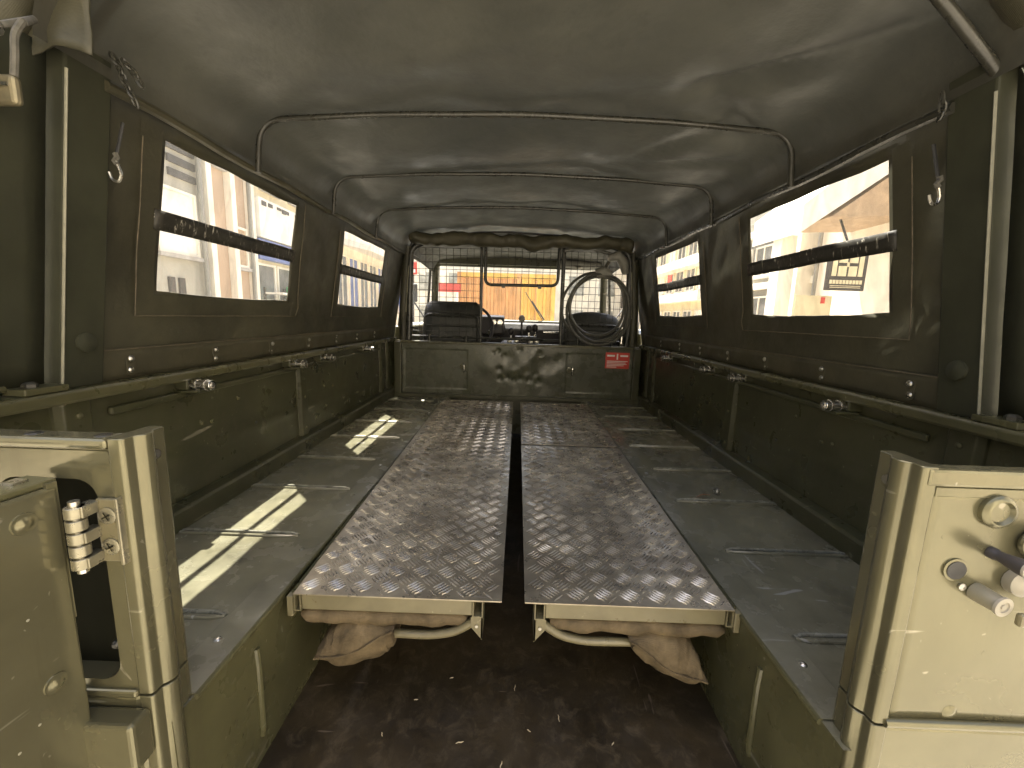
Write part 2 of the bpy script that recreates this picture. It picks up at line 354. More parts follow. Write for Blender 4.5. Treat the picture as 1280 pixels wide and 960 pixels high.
# sides
cleat_me = rivet_me = None
for sx in (-1, 1):
    side = MB()
    def pan(u, v, sx=sx):
        y = -.02+v*(BY+.02); z = HB-.01+u*(.67-HB+.01)
        crease = .004*math.exp(-((z-.455+.03*(y-1))/.012)**2)
        return (sx*(.880-crease+.004*noise.noise(Vector((y*3, z*5, sx*4)))), y, z)
    side.grid(pan, 26, 80, flip=(sx > 0))
    side.box(sx*.889, sx*.895, -.02, BY+.95, -.35, .675)
    sp = side.build('side_panel', olive_dk, truck)
    # kick ledge along the foot of the panel
    MB().prism([(sx*.848, .0, HB-.004), (sx*.846, .0, HB+.048), (sx*.850, .0, HB+.056), (sx*.872, .0, HB+.062), (sx*.884, .0, HB+.062), (sx*.884, .0, HB-.004)], (0, BY, 0)).build('kick_ledge', olive_dk, truck, bevel=.003)
    # recessed panel frames between the stiffeners
    for (a, b) in ((.36, 1.13), (1.20, 2.12)):
        MB().box(sx*.877, sx*.866, a, b, .615, .632).build('panel_lip', olive_dk, sp, bevel=.004)
    for y, ww in ((.292, .05), (1.165, .046), (2.16, .046), (2.30, .05), (.14, .03)):
        st = MB().prism([(sx*.884, y-ww/2-.012, HB+.06), (sx*.876, y-ww/2-.010, HB+.06), (sx*.865, y-ww/2, HB+.06), (sx*.865, y+ww/2, HB+.06), (sx*.876, y+ww/2+.010, HB+.06), (sx*.884, y+ww/2+.012, HB+.06)], (0, 0, .668-HB-.06)).build('stiffener', olive_dk, truck, bevel=.003)
        for z in (.37, .50, .63):
            MB().lathe((sx*.865, y, z), (-sx, 0, 0), [(0, .0065), (.003, .006), (.005, .003)], 10).build('bolt_head', olive, st)
    # capping rail
    MB().prism([(sx*.842, -.03, .662), (sx*.838, -.03, .668), (sx*.838, -.03, .682), (sx*.843, -.03, .687), (sx*.905, -.03, .687), (sx*.905, -.03, .655), (sx*.897, -.03, .655), (sx*.897, -.03, .664)], (0, BY+.03, 0)).build('top_rail', olive, truck, bevel=.002)
    # tubular sockets pointing inwards under the rail
    for k, y in enumerate((.56, 1.048, 1.296, 1.792)):
        s_ = (-1 if k % 2 else 1)
        ck = MB().box(sx*.880, sx*.846, y-.016, y+.016, .638, .664).build('socket_bracket', olive_dk, truck, bevel=.003)
        MB().pipe((sx*.85, y, .650), (sx*.792, y, .650), .0135, .009, 16).build('socket_tube', chrome, ck)
        for q in (.835, .812): MB().lathe((sx*q, y, .650), (-sx, 0, 0), [(0, .0138), (.001, .0155), (.006, .0155), (.007, .0138)], 16).build('socket_collar', chrome, ck)
        MB().box(sx*.870, sx*.812, y-.020, y-.008, .632, .637).build('socket_tongue', olive_dk, ck, bevel=.001)
    # scuffs and small rivets on the panels
    for (y, z) in ((.62, .53), (.66, .525), (.86, .47), (1.45, .50), (.78, .57)):
        MB().lathe((sx*.878, y, z), (-sx, 0, 0), [(0, .006), (.003, .0055), (.005, .003)], 8).build('rivet', galv if y == .86 else olive, sp)

    # ---------------- canvas side with two window openings
    WIN = ((.483, 1.035), (1.455, 2.03)); WZ0, WZ1 = .885, 1.212
    ys = [.0]
    def seq(a, b, n): return [a+(b-a)*i/n for i in range(1, n+1)]
    ys = [.30]+seq(.30, .483, 8)+seq(.483, 1.035, 14)+seq(1.035, 1.455, 12)+seq(1.455, 2.03, 14)+seq(2.03, 2.46, 12)
    zs = [.676]+seq(.676, .755, 3)+seq(.755, WZ0, 6)+seq(WZ0, WZ1, 10)+seq(WZ1, 1.30, 3)
    def cvp(y, z, off=0, sx=sx):
        a = min(abs(y-k) for k in (.483, 1.035, 1.455, 2.03)); inz = WZ0-.07 < z < WZ1+.07
        f1 = .007*noise.noise(Vector((y*3.2, z*2.6, 7*sx)))+.004*noise.noise(Vector((y*9+z*6, z*5-y*2, 3*sx)))
        d = abs((z-.86)-(y-1.09)*.9*(1 if y < 1.25 else -1)) ; f1 += -.006*math.exp(-(d/.02)**2)*(1 if .7 < z < .92 else 0)
        x = XS(z)+.014+f1*min(1, (z-.67)/.05)-off
        dz = dy = 0
        if abs(z-WZ0) < 1e-5 and any(p-.01 < y < q+.01 for p, q in WIN): dz = -.006*math.sin(min(1, max(0, ((y-.483) % .972)/.56))*math.pi)+.003*noise.noise(Vector((y*11, 0, sx)))
        if abs(z-WZ1) < 1e-5: dz = .004*noise.noise(Vector((y*8, 3, sx)))
        return (sx*x, y, z+dz)
    g = MB(); W = len(ys); hole = lambda y, z: any(p < y < q for p, q in WIN) and WZ0 < z < WZ1
    vs = [cvp(y, z) for z in zs for y in ys]; fs = []
    for j in range(len(zs)-1):
        for i in range(W-1):
            if hole((ys[i]+ys[i+1])/2, (zs[j]+zs[j+1])/2): continue
            q = (j*W+i, j*W+i+1, (j+1)*W+i+1, (j+1)*W+i); fs.append(q if sx < 0 else q[::-1])
    cs = g.add(vs, fs, True).build('canvas_side', canvas, truck, solid=.003)
    for (a, b) in WIN:
        pm = MB()
        def pf(u, v, a=a, b=b):
            y = a-.012+v*(b-a+.024); z = WZ0-.012+u*(WZ1-WZ0+.024); p = cvp(y, z)
            return (p[0]+sx*.004+sx*.003*noise.noise(Vector((y*6, z*4, 9))), y, z)
        pm.grid(pf, 8, 12).build('window_pane', panem, cs)
        # strap crossing the pane
        sm_ = MB()
        def sf(u, v, a=a, b=b):
            y = a-.02+v*(b-a+.04); z = 1.020+u*.044+.003*noise.noise(Vector((y*5, 1, sx))); p = cvp(y, z); return (p[0]-sx*.004, y, z)
        sm_.grid(sf, 3, 20).build('window_strap', blackp, cs, solid=.002)
        # raised reinforcement frame and its stitching round the opening
        for (y0, y1, z0, z1) in ((a-.062, a-.010, WZ0-.062, WZ1+.018), (b+.010, b+.062, WZ0-.062, WZ1+.018), (a-.010, b+.010, WZ0-.062, WZ0-.010)):
            rf = MB()
            rf.grid(lambda u, v: cvp(y0+v*(y1-y0), z0+u*(z1-z0), .0028), 10, 12)
            rf.build('window_border', canvas, cs)
        for o_ in (.058,):
            path = [cvp(a-o_, z, .0055) for z in seq(WZ1+.02, WZ0-o_, 12)]+[cvp(y, WZ0-o_, .0055) for y in seq(a-o_, b+o_, 16)]+[cvp(b+o_, z, .0055) for z in seq(WZ0-o_, WZ1+.02, 12)]
            MB().tube(path, .0013, 5).build('stitch_line', stitch, cs)
    # bottom reinforcement strip with paired studs
    g = MB(); g.grid(lambda u, v: cvp(.325+v*2.05, .682+u*.075, .004), 4, 60); g.build('hem_strip', canvas_p, cs, solid=.003)
    MB().tube([cvp(.325+2.05*i/60, .754, .0062) for i in range(61)], .0012, 5).build('hem_stitch', stitch, cs)
    for k in range(7):
        y = .415+.2655*k
        if y > 2.1: break
        pb = [Vector(cvp(y, .718, .0062))+Vector((0, .011*math.cos(t), (.024 if math.sin(t) > 0 else -.024)*.55+.011*math.sin(t))) for t in [2*math.pi*q/20 for q in range(20)]]
        MB().prism(pb if sx > 0 else pb[::-1], (-sx*.0025, 0, 0)).build('stud_plate', canvas_p, cs, bevel=.0008)
        for dz in (-.011, .014):
            p = Vector(cvp(y, .718+dz, .008))
            MB().lathe(p, (-sx, 0, 0), [(0, .0075), (.002, .0075), (.0045, .005), (.006, .002)], 12).build('stud', zinc, cs)
    # longitudinal canvas rail (tube in a hem) under the roof edge
    MB().tube([(sx*(XS(1.25)-.004), .33+i*2.05/20, 1.247+.004*math.sin(i*1.3)) for i in range(21)], .010, 8).build('roof_side_rail', galv if sx > 0 else canvas_p, truck)

    # painted panel aft of the pillar
    g = MB(); g.grid(lambda u, v: (sx*(XS(.69+u*.58)+.022+.002*noise.noise(Vector((u*5, v*3, sx)))), -.02+v*.275, .689+u*.58), 10, 8)
    ap = g.build('rear_quarter_panel', pillarp, truck, solid=.004)
    MB().tube([(sx*(XS(.70)+.016), -.02, .700), (sx*(XS(.70)+.016), .19, .700)], .006, 8).build('quarter_bead', olive, ap)
    # ---------------- rear pillar
    def px(z, d): return (sx*(XS(z)+d))
    pl = MB()
    zz = [.686, .72, .76, 1.22, 1.30]
    for z0, z1 in zip(zz, zz[1:]):
        A = [(px(z, d), y, z) for z in (z0, z1) for d, y in ((-.004, .262), (-.004, .345), (.038, .345), (.038, .262))]
        pl.add(A, [(0,1,5,4),(1,2,6,5),(2,3,7,6),(3,0,4,7)]+([(3,2,1,0)] if z0 == zz[0] else [])+([(4,5,6,7)] if z1 == zz[-1] else []))
    pm = pl.build('rear_pillar', pillarp, truck, bevel=.004)
    MB().lathe((px(.775, -.005), .305, .775), (-sx, 0, 0), [(0, .020), (.004, .019), (.006, .014), (.008, .004)], 20).build('pillar_boss', pillarp, pm)
    MB().tube([(px(z, -.006), .263, z) for z in (.69, .76, 1.0, 1.24)], .0024, 6).build('pillar_edge_highlight', edgem, pm)  # pale tube paints the highlight along the pillar corner
    MB().box(sx*.842, sx*.90, .19, .262, .688, .700).build('pillar_foot', olive, pm, bevel=.002)
    MB().lathe((sx*.862, .215, .70), (0, 0, 1), [(0, .011), (.006, .011), (.010, .006)], 6).build('foot_bolt', galv, pm)

# ---------------- roof
HOOPY = (.76, 1.25, 1.76, 2.36)
def roof_prof(t, lift=0):
    """t in -1..1 across the roof"""
    s_ = abs(t); sg = 1 if t >= 0 else -1
    if s_ < .80: x = s_/.80*.655; z = 1.412-.034*(x/.655)**2
    else:
        q = (s_-.80)/.20*math.pi/2; x = .655+.115*math.sin(q); z = 1.255+.123*math.cos(q)
    return sg*x, z+lift
def roofp(u, v, Y0=.215, Y1=2.45):
    y = Y0+v*(Y1-Y0); t = -1+2*u
    x, z = roof_prof(t)
    near = min(abs(y-h) for h in HOOPY+(.30,)); sag = -.018*(1-math.exp(-(near/.16)**2))*(1-abs(t)**6)
    wr = .012*noise.noise(Vector((x*3, y*2.2, 5)))+.006*noise.noise(Vector((x*9+y*5, y*6-x*3, 2)))
    if x > .1:
        k = min(1, (x-.1)/.3)
        for (cx, cy, ang, wd, am) in ((.50, .55, 1.0, .035, .016), (.62, .42, .8, .03, .014), (.56, 1.02, 1.2, .03, .014), (.45, .92, .6, .028, .010), (.55, .72, -.7, .035, .012)):
            d = (x-cx)*math.cos(ang)+(y-cy)*math.sin(ang); l = -(x-cx)*math.sin(ang)+(y-cy)*math.cos(ang)
            wr += k*1.5*am*math.exp(-(d/wd)**2)*math.exp(-(l/.2)**2)
    if y > BY+.1: z = z-(y-BY-.1)*.05
    e = max(0, 1-abs(t)**10)
    return (x, y, z+.006+sag+wr*e)
cr_ = MB().grid(roofp, 72, 90).build('canvas_roof', roofcv, truck)
MB().grid(lambda u, v: roofp(u, v, 2.452, 3.37), 48, 24).build('cab_roof', mat('cab_lining', (.035, .033, .027), .6, var=.15), truck, solid=.006)
for sx in (-1,):
    g = MB(); g.grid(lambda u, v: (sx*(.70+.20*v), .236+.007*noise.noise(Vector((v*6, u*3, sx)))+.01*u, 1.245+.02*math.sin(v*5)-.03*v+u*(.135-.10*v)), 8, 14); g.build('curtain_flap', canvas, truck, solid=.003)
for k, y in enumerate(HOOPY[:3]):
    path = fillet([(-.757, y, 1.235), (-.744, y, 1.374), (-.40, y, 1.396), (0, y, 1.406), (.40, y, 1.396), (.744, y, 1.374), (.757, y, 1.235)], .075, 8)
    MB().tube(path, .0078, 12).build('roof_hoop', galv, truck)
# front hoop with bunched canvas
path = fillet([(-.762, 2.42, .66), (-.742, 2.42, 1.30), (-.60, 2.42, 1.345), (.60, 2.42, 1.345), (.742, 2.42, 1.30), (.762, 2.42, .66)], .10, 8)
MB().tube(path, .021, 14).build('front_hoop', mat('hoop_black', (.035, .035, .03), .3, var=.15), truck)
def fold(u, v):
    x = -.73+v*1.46; a = -.6+u*math.pi*1.5
    r = .040+.026*noise.noise(Vector((x*6, u*2, 4)))+.012*noise.noise(Vector((x*19, u*3, 1)))
    return (x, 2.36+r*math.cos(a)*1.2, 1.345+.016*noise.noise(Vector((x*4, 2, 2)))-r*math.sin(a)*1.1)
MB().grid(fold, 16, 110).build('canvas_fold', canvas_p, truck, solid=.002)
# rear hoop (out of the top of the frame except its corner) and the rolled-up rear curtain
path = fillet([(-.80, .33, 1.24), (-.80, .33, 1.36), (-.66, .31, 1.45), (.58, .275, 1.447), (.662, .270, 1.377), (.779, .270, 1.270)], .03, 8)
MB().tube(path, .0095, 12).build('rear_hoop', galv, truck)
g = MB(); NR = 40
pth = []; rad = []
for i in range(NR+1):
    x = -.80+1.60*i/NR; s_ = abs(x)/.80
    z = 1.475-.205*s_**7-.012*math.sin(x*9); pth.append((x*1.06, .19+.05*s_**4, z)); rad.append(.052+.008*noise.noise(Vector((x*9, 2, 1)))-.016*s_**12)
g.tube(pth, rad, 14); rc = g.build('rear_curtain_roll', canvas, truck)
for x in (-.62, .62):
    MB().tube([(x+.0, .20+.066*math.cos(t), 1.452+.066*math.sin(t)) for t in [2*math.pi*q/24 for q in range(24)]], .006, 6, closed=True).build('curtain_strap', dark, rc)

# ---------------- bulkhead, dented
DENT = [(-.13, .615, .014, .010), (-.16, .60, .010, .008), (-.09, .585, .014, .009), (.16, .605, .016, .012), (-.11, .425, .018, .014), (-.06, .43, .016, .012), (-.015, .415, .016, .013), (.03, .425, .016, .012), (.09, .42, .02, .013),
        (.15, .41, .022, .015), (.13, .46, .022, .010), (-.12, .49, .02, .010), (.04, .52, .06, -.012), (-.05, .56, .05, .010), (.20, .53, .06, .012), (.10, .575, .03, -.008), (.24, .45, .05, -.008), (-.20, .50, .06, -.008), (.30, .56, .04, .008), (.02, .625, .02, .008), (.07, .48, .03, .010), (-.03, .48, .04, -.010)]
def bh(u, v):
    x = -.85+v*1.70; z = HB-.01+u*(.655-HB+.01); y = BY
    for (cx, cz, r, a) in DENT: y += a*.75*math.exp(-((x-cx)**2+(z-cz)**2)/r**2)
    y += .004*noise.noise(Vector((x*7, z*7, 3)))*math.exp(-(x/.4)**4)
    if abs(x) > .34: y += .0025*(1 if .335 < z < .615 and abs(x) < .78 else 0)
    return (x, y, z)
bhm = MB().grid(bh, 60, 240).build('bulkhead', mat('bulkhead_paint', (.060, .064, .041), .28, var=.14, nscale=6, bump=.0010, bscale=14, wear=(.088, .084, .062), wscale=10, wthr=.55, wsoft=.4, scr=(.15, .14, .11)), truck, solid=.002)
MB().box(-.86, .86, BY-.012, BY+.05, .652, .668).build('bulkhead_cap', olive, bhm, bevel=.004)
MB().box(-.86, .86, BY-.035, BY, HB-.004, HB+.022).build('bulkhead_foot', olive_dk, bhm, bevel=.004)
for x in (-.379, .369):
    h = MB().lathe((x, BY, .498), (0, -1, 0), [(0, .020), (.004, .019), (.006, .010), (.014, .010)], 16).build('bulkhead_catch', olive, bhm)
    MB().tube(fillet([(x+.012, BY-.012, .52), (x+.016, BY-.022, .51), (x+.016, BY-.022, .47), (x+.010, BY-.012, .46)], .008, 4), .005, 8).build('catch_handle', chrome, bhm)
lab = MB().box(.612, .776, BY-.004, BY-.002, .518, .628).build('red_label', redm, bhm)
lab['label'] = 'red warning label with white print'
for (x0, x1, z0, z1) in ((.622, .675, .600, .612), (.712, .766, .600, .612), (.688, .698, .580, .620), (.622, .766, .566, .571), (.622, .752, .556, .560), (.622, .760, .546, .550), (.622, .740, .536, .540), (.622, .69, .526, .530)):
    MB().box(x0, x1, BY-.0052, BY-.0045, z0, z1).build('label_print', white, bhm)
for sx in (-1, 1):
    MB().box(sx*.80, sx*.85, BY-.03, BY, HB, .66).build('bulkhead_post', olive_dk, bhm, bevel=.006)

# ---------------- rear end panels either side of the load opening
for sx, xo in ((-1, .466), (1, .478)):
    x = lambda d: sx*(xo+d)
    YR = -.03
    # jamb post with a raised bead down its inner face
    prof = [(.018, YR), (.006, YR), (.0025, YR+.0008), (.0007, YR+.0030), (0, YR+.006), (0, YR+.015)]+[(-.0085*math.sin(math.pi*q/10)**.7, YR+.016+.026*q/10) for q in range(1, 10)]+[(0, YR+.043), (0, YR+.057), (.0012, YR+.061), (.005, YR+.063), (.022, YR+.063), (.022, YR+.008)]
    poly = [(x(d), y, .343) for d, y in prof]
    jp = MB().prism(poly if sx > 0 else poly[::-1], (0, 0, .692-.343), True).build('jamb_post', rearpaint, truck, bevel=.0012)
    poly = [(x(d), y, -.33) for d, y in prof]
    MB().prism(poly if sx > 0 else poly[::-1], (0, 0, .6695), True).build('lower_jamb', rearpaint, jp, bevel=.0012)
    MB().cyl((x(.001), .012, .66), (x(-.003), .012, .66), .006, n=12).build('jamb_screw', zinc, jp)
    ep = thing_ep = None
    if sx > 0:
        g = MB()
        def er(u, v): 
            X = .492+v*.42; Z = .349+u*(.668-.349); return (X, YR+.004+.0016*noise.noise(Vector((X*9, Z*9, 2))), Z)
        g.grid(er, 20, 26, flip=True); ep = g.build('end_panel', rearpaint, truck, solid=.003)
        MB().box(.4845, .905, YR-.002, YR+.02, .6685, .6905).build('top_flange', rearpaint, ep, bevel=.004)
        MB().box(.498, .905, YR+.0005, YR+.006, .656, .6675).build('top_seam', rearpaint, ep, bevel=.001)
        MB().tube([(.492, YR+.002, .345), (.91, YR+.002, .345)], .0065, 10).build('rolled_seam', rearpaint, ep)
        MB().box(.4845, .905, YR+.001, YR+.02, -.33, .339).build('lower_panel', rearpaint, ep, bevel=.006)
        # latch fittings
        MB().lathe((.573, YR+.002, .6405), (0, -1, 0), [(0, .0205), (.005, .0205), (.008, .018), (.009, .0145), (.005, .012), (.0045, .002)], 26).build('round_cap', rearpaint, ep)
        MB().lathe((.541, YR+.003, .563), (0, -1, 0), [(0, .0145), (.0022, .0145), (.0028, .0118)], 22).build('hole_rim', rearpaint, ep)
        MB().lathe((.541, YR+.002, .563), (0, -1, 0), [(0, .0116), (.0026, .0116)], 22).build('lock_hole', dark, ep)
        MB().lathe((.553, YR+.002, .541), (0, -1, 0), [(0, .0045), (.002, .0045), (.004, .002)], 12).build('rivet', zinc, ep)
        kn = MB().lathe((.578, YR+.002, .588), (.08, -1, -.02), [(0, .0072), (.006, .0072), (.008, .006), (.014, .0066), (.030, .0098), (.036, .0100)], 20).build('plunger_knob', knobm, ep)
        MB().lathe(Vector((.578, YR+.002, .588))+Vector((.08, -1, -.02)).normalized()*.0355, (.08, -1, -.02), [(0, .0098), (.003, .0096), (.0035, .006)], 20).build('knob_end', paleknob, ep)
        MB().lathe((.572, YR+.003, .535), (.12, -1, -.04), [(0, .0115), (.006, .0115), (.026, .0105), (.027, .0102)], 22).build('spring_barrel', mat('barrel_grey', (.19, .175, .125), .45), ep)
        e_ = Vector((.572, YR+.003, .535))+Vector((.12, -1, -.04)).normalized()*.026
        MB().lathe(e_, (.12, -1, -.04), [(0, .0120), (.003, .0120), (.0032, .0070), (.0018, .0064), (.0018, .0034), (.003, .003)], 24).build('barrel_end', paleknob, ep)
        MB().box(.588, .66, YR-.034, YR-.026, .514, .530).build('latch_arm', frame_tan, ep, bevel=.003)
        MB().lathe((.615, YR+.002, .552), (0, -1, 0), [(0, .016), (.010, .016), (.013, .010)], 18).build('pivot_boss', paleknob, ep)
        MB().box(.612, .66, YR-.022, YR-.010, .558, .620).build('latch_plate', rearpaint, ep, bevel=.003)
        MB().tube([(.622+.014*math.cos(t), YR-.003, .602+.014*math.sin(t)) for t in [2*math.pi*q/24 for q in range(24)]], .0042, 8, closed=True).build('ring', rearpaint, ep)
        MB().lathe((.575, YR+.003, .362), (0, -1, 0), [(0, .010), (.002, .006), (.003, .001)], 12).build('dimple', rearpaint, ep)
        for (X, Z) in ((.52, .605), (.60, .45), (.66, .58)):
            MB().lathe((X, YR+.003, Z), (0, -1, 0), [(0, .004), (.001, .003)], 8).build('paint_blister', rearpaint, ep)
    else:
        # panel with a round-cornered recess behind the hinge
        def rr(x0, x1, z0, z1, r, n=6):
            o = []
            for cx, cz, t in ((x1-r, z1-r, 0), (x0+r, z1-r, 90), (x0+r, z0+r, 180), (x1-r, z0+r, 270)):
                o += [(cx+r*math.cos(R(t+90*i/n)), cz+r*math.sin(R(t+90*i/n))) for i in range(n+1)]
            return o
        inn = rr(-.63, -.506, .362, .640, .026); n_ = len(inn)
        outp = []
        for (a, b) in inn:
            cx, cz = -.68, .52; dx, dz = a-(-.568), b-.50
            s_ = min(((-.4845+.568) if dx > 0 else (.91-.568))/max(abs(dx), 1e-6), ((.676-.50) if dz > 0 else (.50-.349))/max(abs(dz), 1e-6))
            outp.append((-.568+dx*s_, .50+dz*s_))
        g = MB(); vs = [(a, YR+.002, b) for a, b in outp]+[(a, YR+.002, b) for a, b in inn]+[(a, YR+.030, b) for a, b in inn]
        fs = [(i, (i+1) % n_, n_+(i+1) % n_, n_+i) for i in range(n_)]+[(n_+i, n_+(i+1) % n_, 2*n_+(i+1) % n_, 2*n_+i) for i in range(n_)]
        g.add(vs, fs); g.box(-.905, -.4845, YR+.004, YR+.012, .668, .678)
        ep = g.build('end_panel', rearpaint, truck)
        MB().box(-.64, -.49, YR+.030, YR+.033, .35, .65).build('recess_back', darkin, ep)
        MB().box(-.905, -.4845, YR-.003, YR+.03, .678, .6925).build('top_flange', rearpaint, ep, bevel=.006, seg=3)
        for X in (-.66, -.585, -.50):
            MB().lathe((X, YR+.012, .692), (0, 0, 1), [(0, .009), (.0015, .008), (.002, .003)], 12).build('flange_rivet', galv, ep)
        MB().box(-.905, -.4845, YR+.001, YR+.02, -.33, .339).build('lower_panel', rearpaint, ep, bevel=.006)
        MB().box(-.905, -.4845, YR-.004, YR+.006, .3395, .350).build('rolled_seam', rearpaint, ep, bevel=.003)
        MB().box(-.62, -.470, YR-.030, YR+.001, .255, .325).build('lamp_block', rearpaint, ep, bevel=.006, seg=3)
        MB().box(-.525, -.512, YR+.022, YR+.028, .480, .492).build('recess_catch', olive, ep)
        MB().lathe((-.53, YR+.028, .395), (0, -1, 0), [(0, .006), (.006, .006), (.009, .003)], 12).build('recess_bolt', galv, ep)

# ---------------- hinge and the side-hinged rear door, swung open
HXc, HYc = -.512, -.050
hg = MB().box(-.504, -.4765, YR-.0045, YR+.0015, .536, .618).build('door_hinge', frame_tan, truck, bevel=.002)
hingem = mat('hinge_metal', (.27, .25, .18), .32, metal=.7, var=.12, nscale=20)
MB().box(-.4775, -.4735, YR-.008, YR+.0015, .534, .620).build('hinge_lip', hingem, hg, bevel=.001)
for k in range(5):
    MB().cyl((HXc, HYc, .538+.0160*k), (HXc, HYc, .538+.0160*k+.0136), .0100, n=18).build('hinge_knuckle', hingem, hg, bevel=.001)
    sgn = 1 if k % 2 == 0 else -1
    if sgn > 0: MB().box(-.514, -.500, HYc-.0035, YR-.001, .538+.0160*k, .538+.0160*k+.0136).build('knuckle_strap', hingem, hg, bevel=.001)
MB().cyl((HXc, HYc, .532), (HXc, HYc, .622), .0055, n=12).build('hinge_pin', zinc, hg)
for z in (.597, .557):
    s_ = MB().lathe((-.4895, YR-.004, z), (0, -1, 0), [(0, .0108), (.002, .0108), (.0035, .0075), (.0025, .003)], 18).build('hinge_screw', hingem, hg)
    for a in (.5, 2.07): MB().add([(-.4895+.006*math.cos(a+q), YR-.0078, z+.006*math.sin(a+q)) for q in (-.14, .14, math.pi-.14, math.pi+.14)], [(0, 1, 2, 3)]).build('screw_slot', darkin, hg)
dd = Vector((-.10, -1, 0)).normalized(); dn = Vector((1, -.10, 0)).normalized()     # along the open door, and out of its inner face
D0 = Vector((-.530, -.048, 0))
def dp(a, b, z): p = D0+dd*a+dn*b; return (p.x, p.y, z)
g = MB()
def dbox(g, a0, a1, b0, b1, z0, z1):
    P = [dp(a0,b0,z0), dp(a1,b0,z0), dp(a1,b1,z0), dp(a0,b1,z0), dp(a0,b0,z1), dp(a1,b0,z1), dp(a1,b1,z1), dp(a0,b1,z1)]
    return g.add(P, [(0,3,2,1),(4,5,6,7),(0,1,5,4),(1,2,6,5),(2,3,7,6),(3,0,4,7)][::1])
door = dbox(MB(), 0, .62, -.042, 0, -.32, .640).build('rear_door', rearpaint, truck, bevel=.004, seg=3)
dbox(MB(), -.004, .62, -.046, -.006, .640, .648).build('door_top_flange', olive, door, bevel=.002)
dbox(MB(), .0, .010, -.044, -.001, .47, .645).build('door_edge', rearpaint, door)
for a, z in ((.035, .610), (.030, .405), (.30, .61), (.30, .40)):
    g = MB(); c = Vector(dp(a, 0, z)); g.lathe(c, dn, [(0, .0125), (.0015, .012), (.0012, .009), (.003, .006), (.0045, .002)], 20); g.build('door_rivet', rearpaint, door)
for a, z in ((.05, .37), (.07, .355), (.045, .50)):
    g = MB(); c = Vector(dp(a, 0, z)); g.lathe(c, dn, [(0, .0017), (.0004, .0012)], 7); g.build('paint_chip', edgem, door)
dbox(MB(), .30, .31, -.02, -.01, .646, .652).build('door_stop', dark, door)
dbox(MB(), .012, .026, -.036, -.020, .648, .651).build('top_slot', zinc, door)

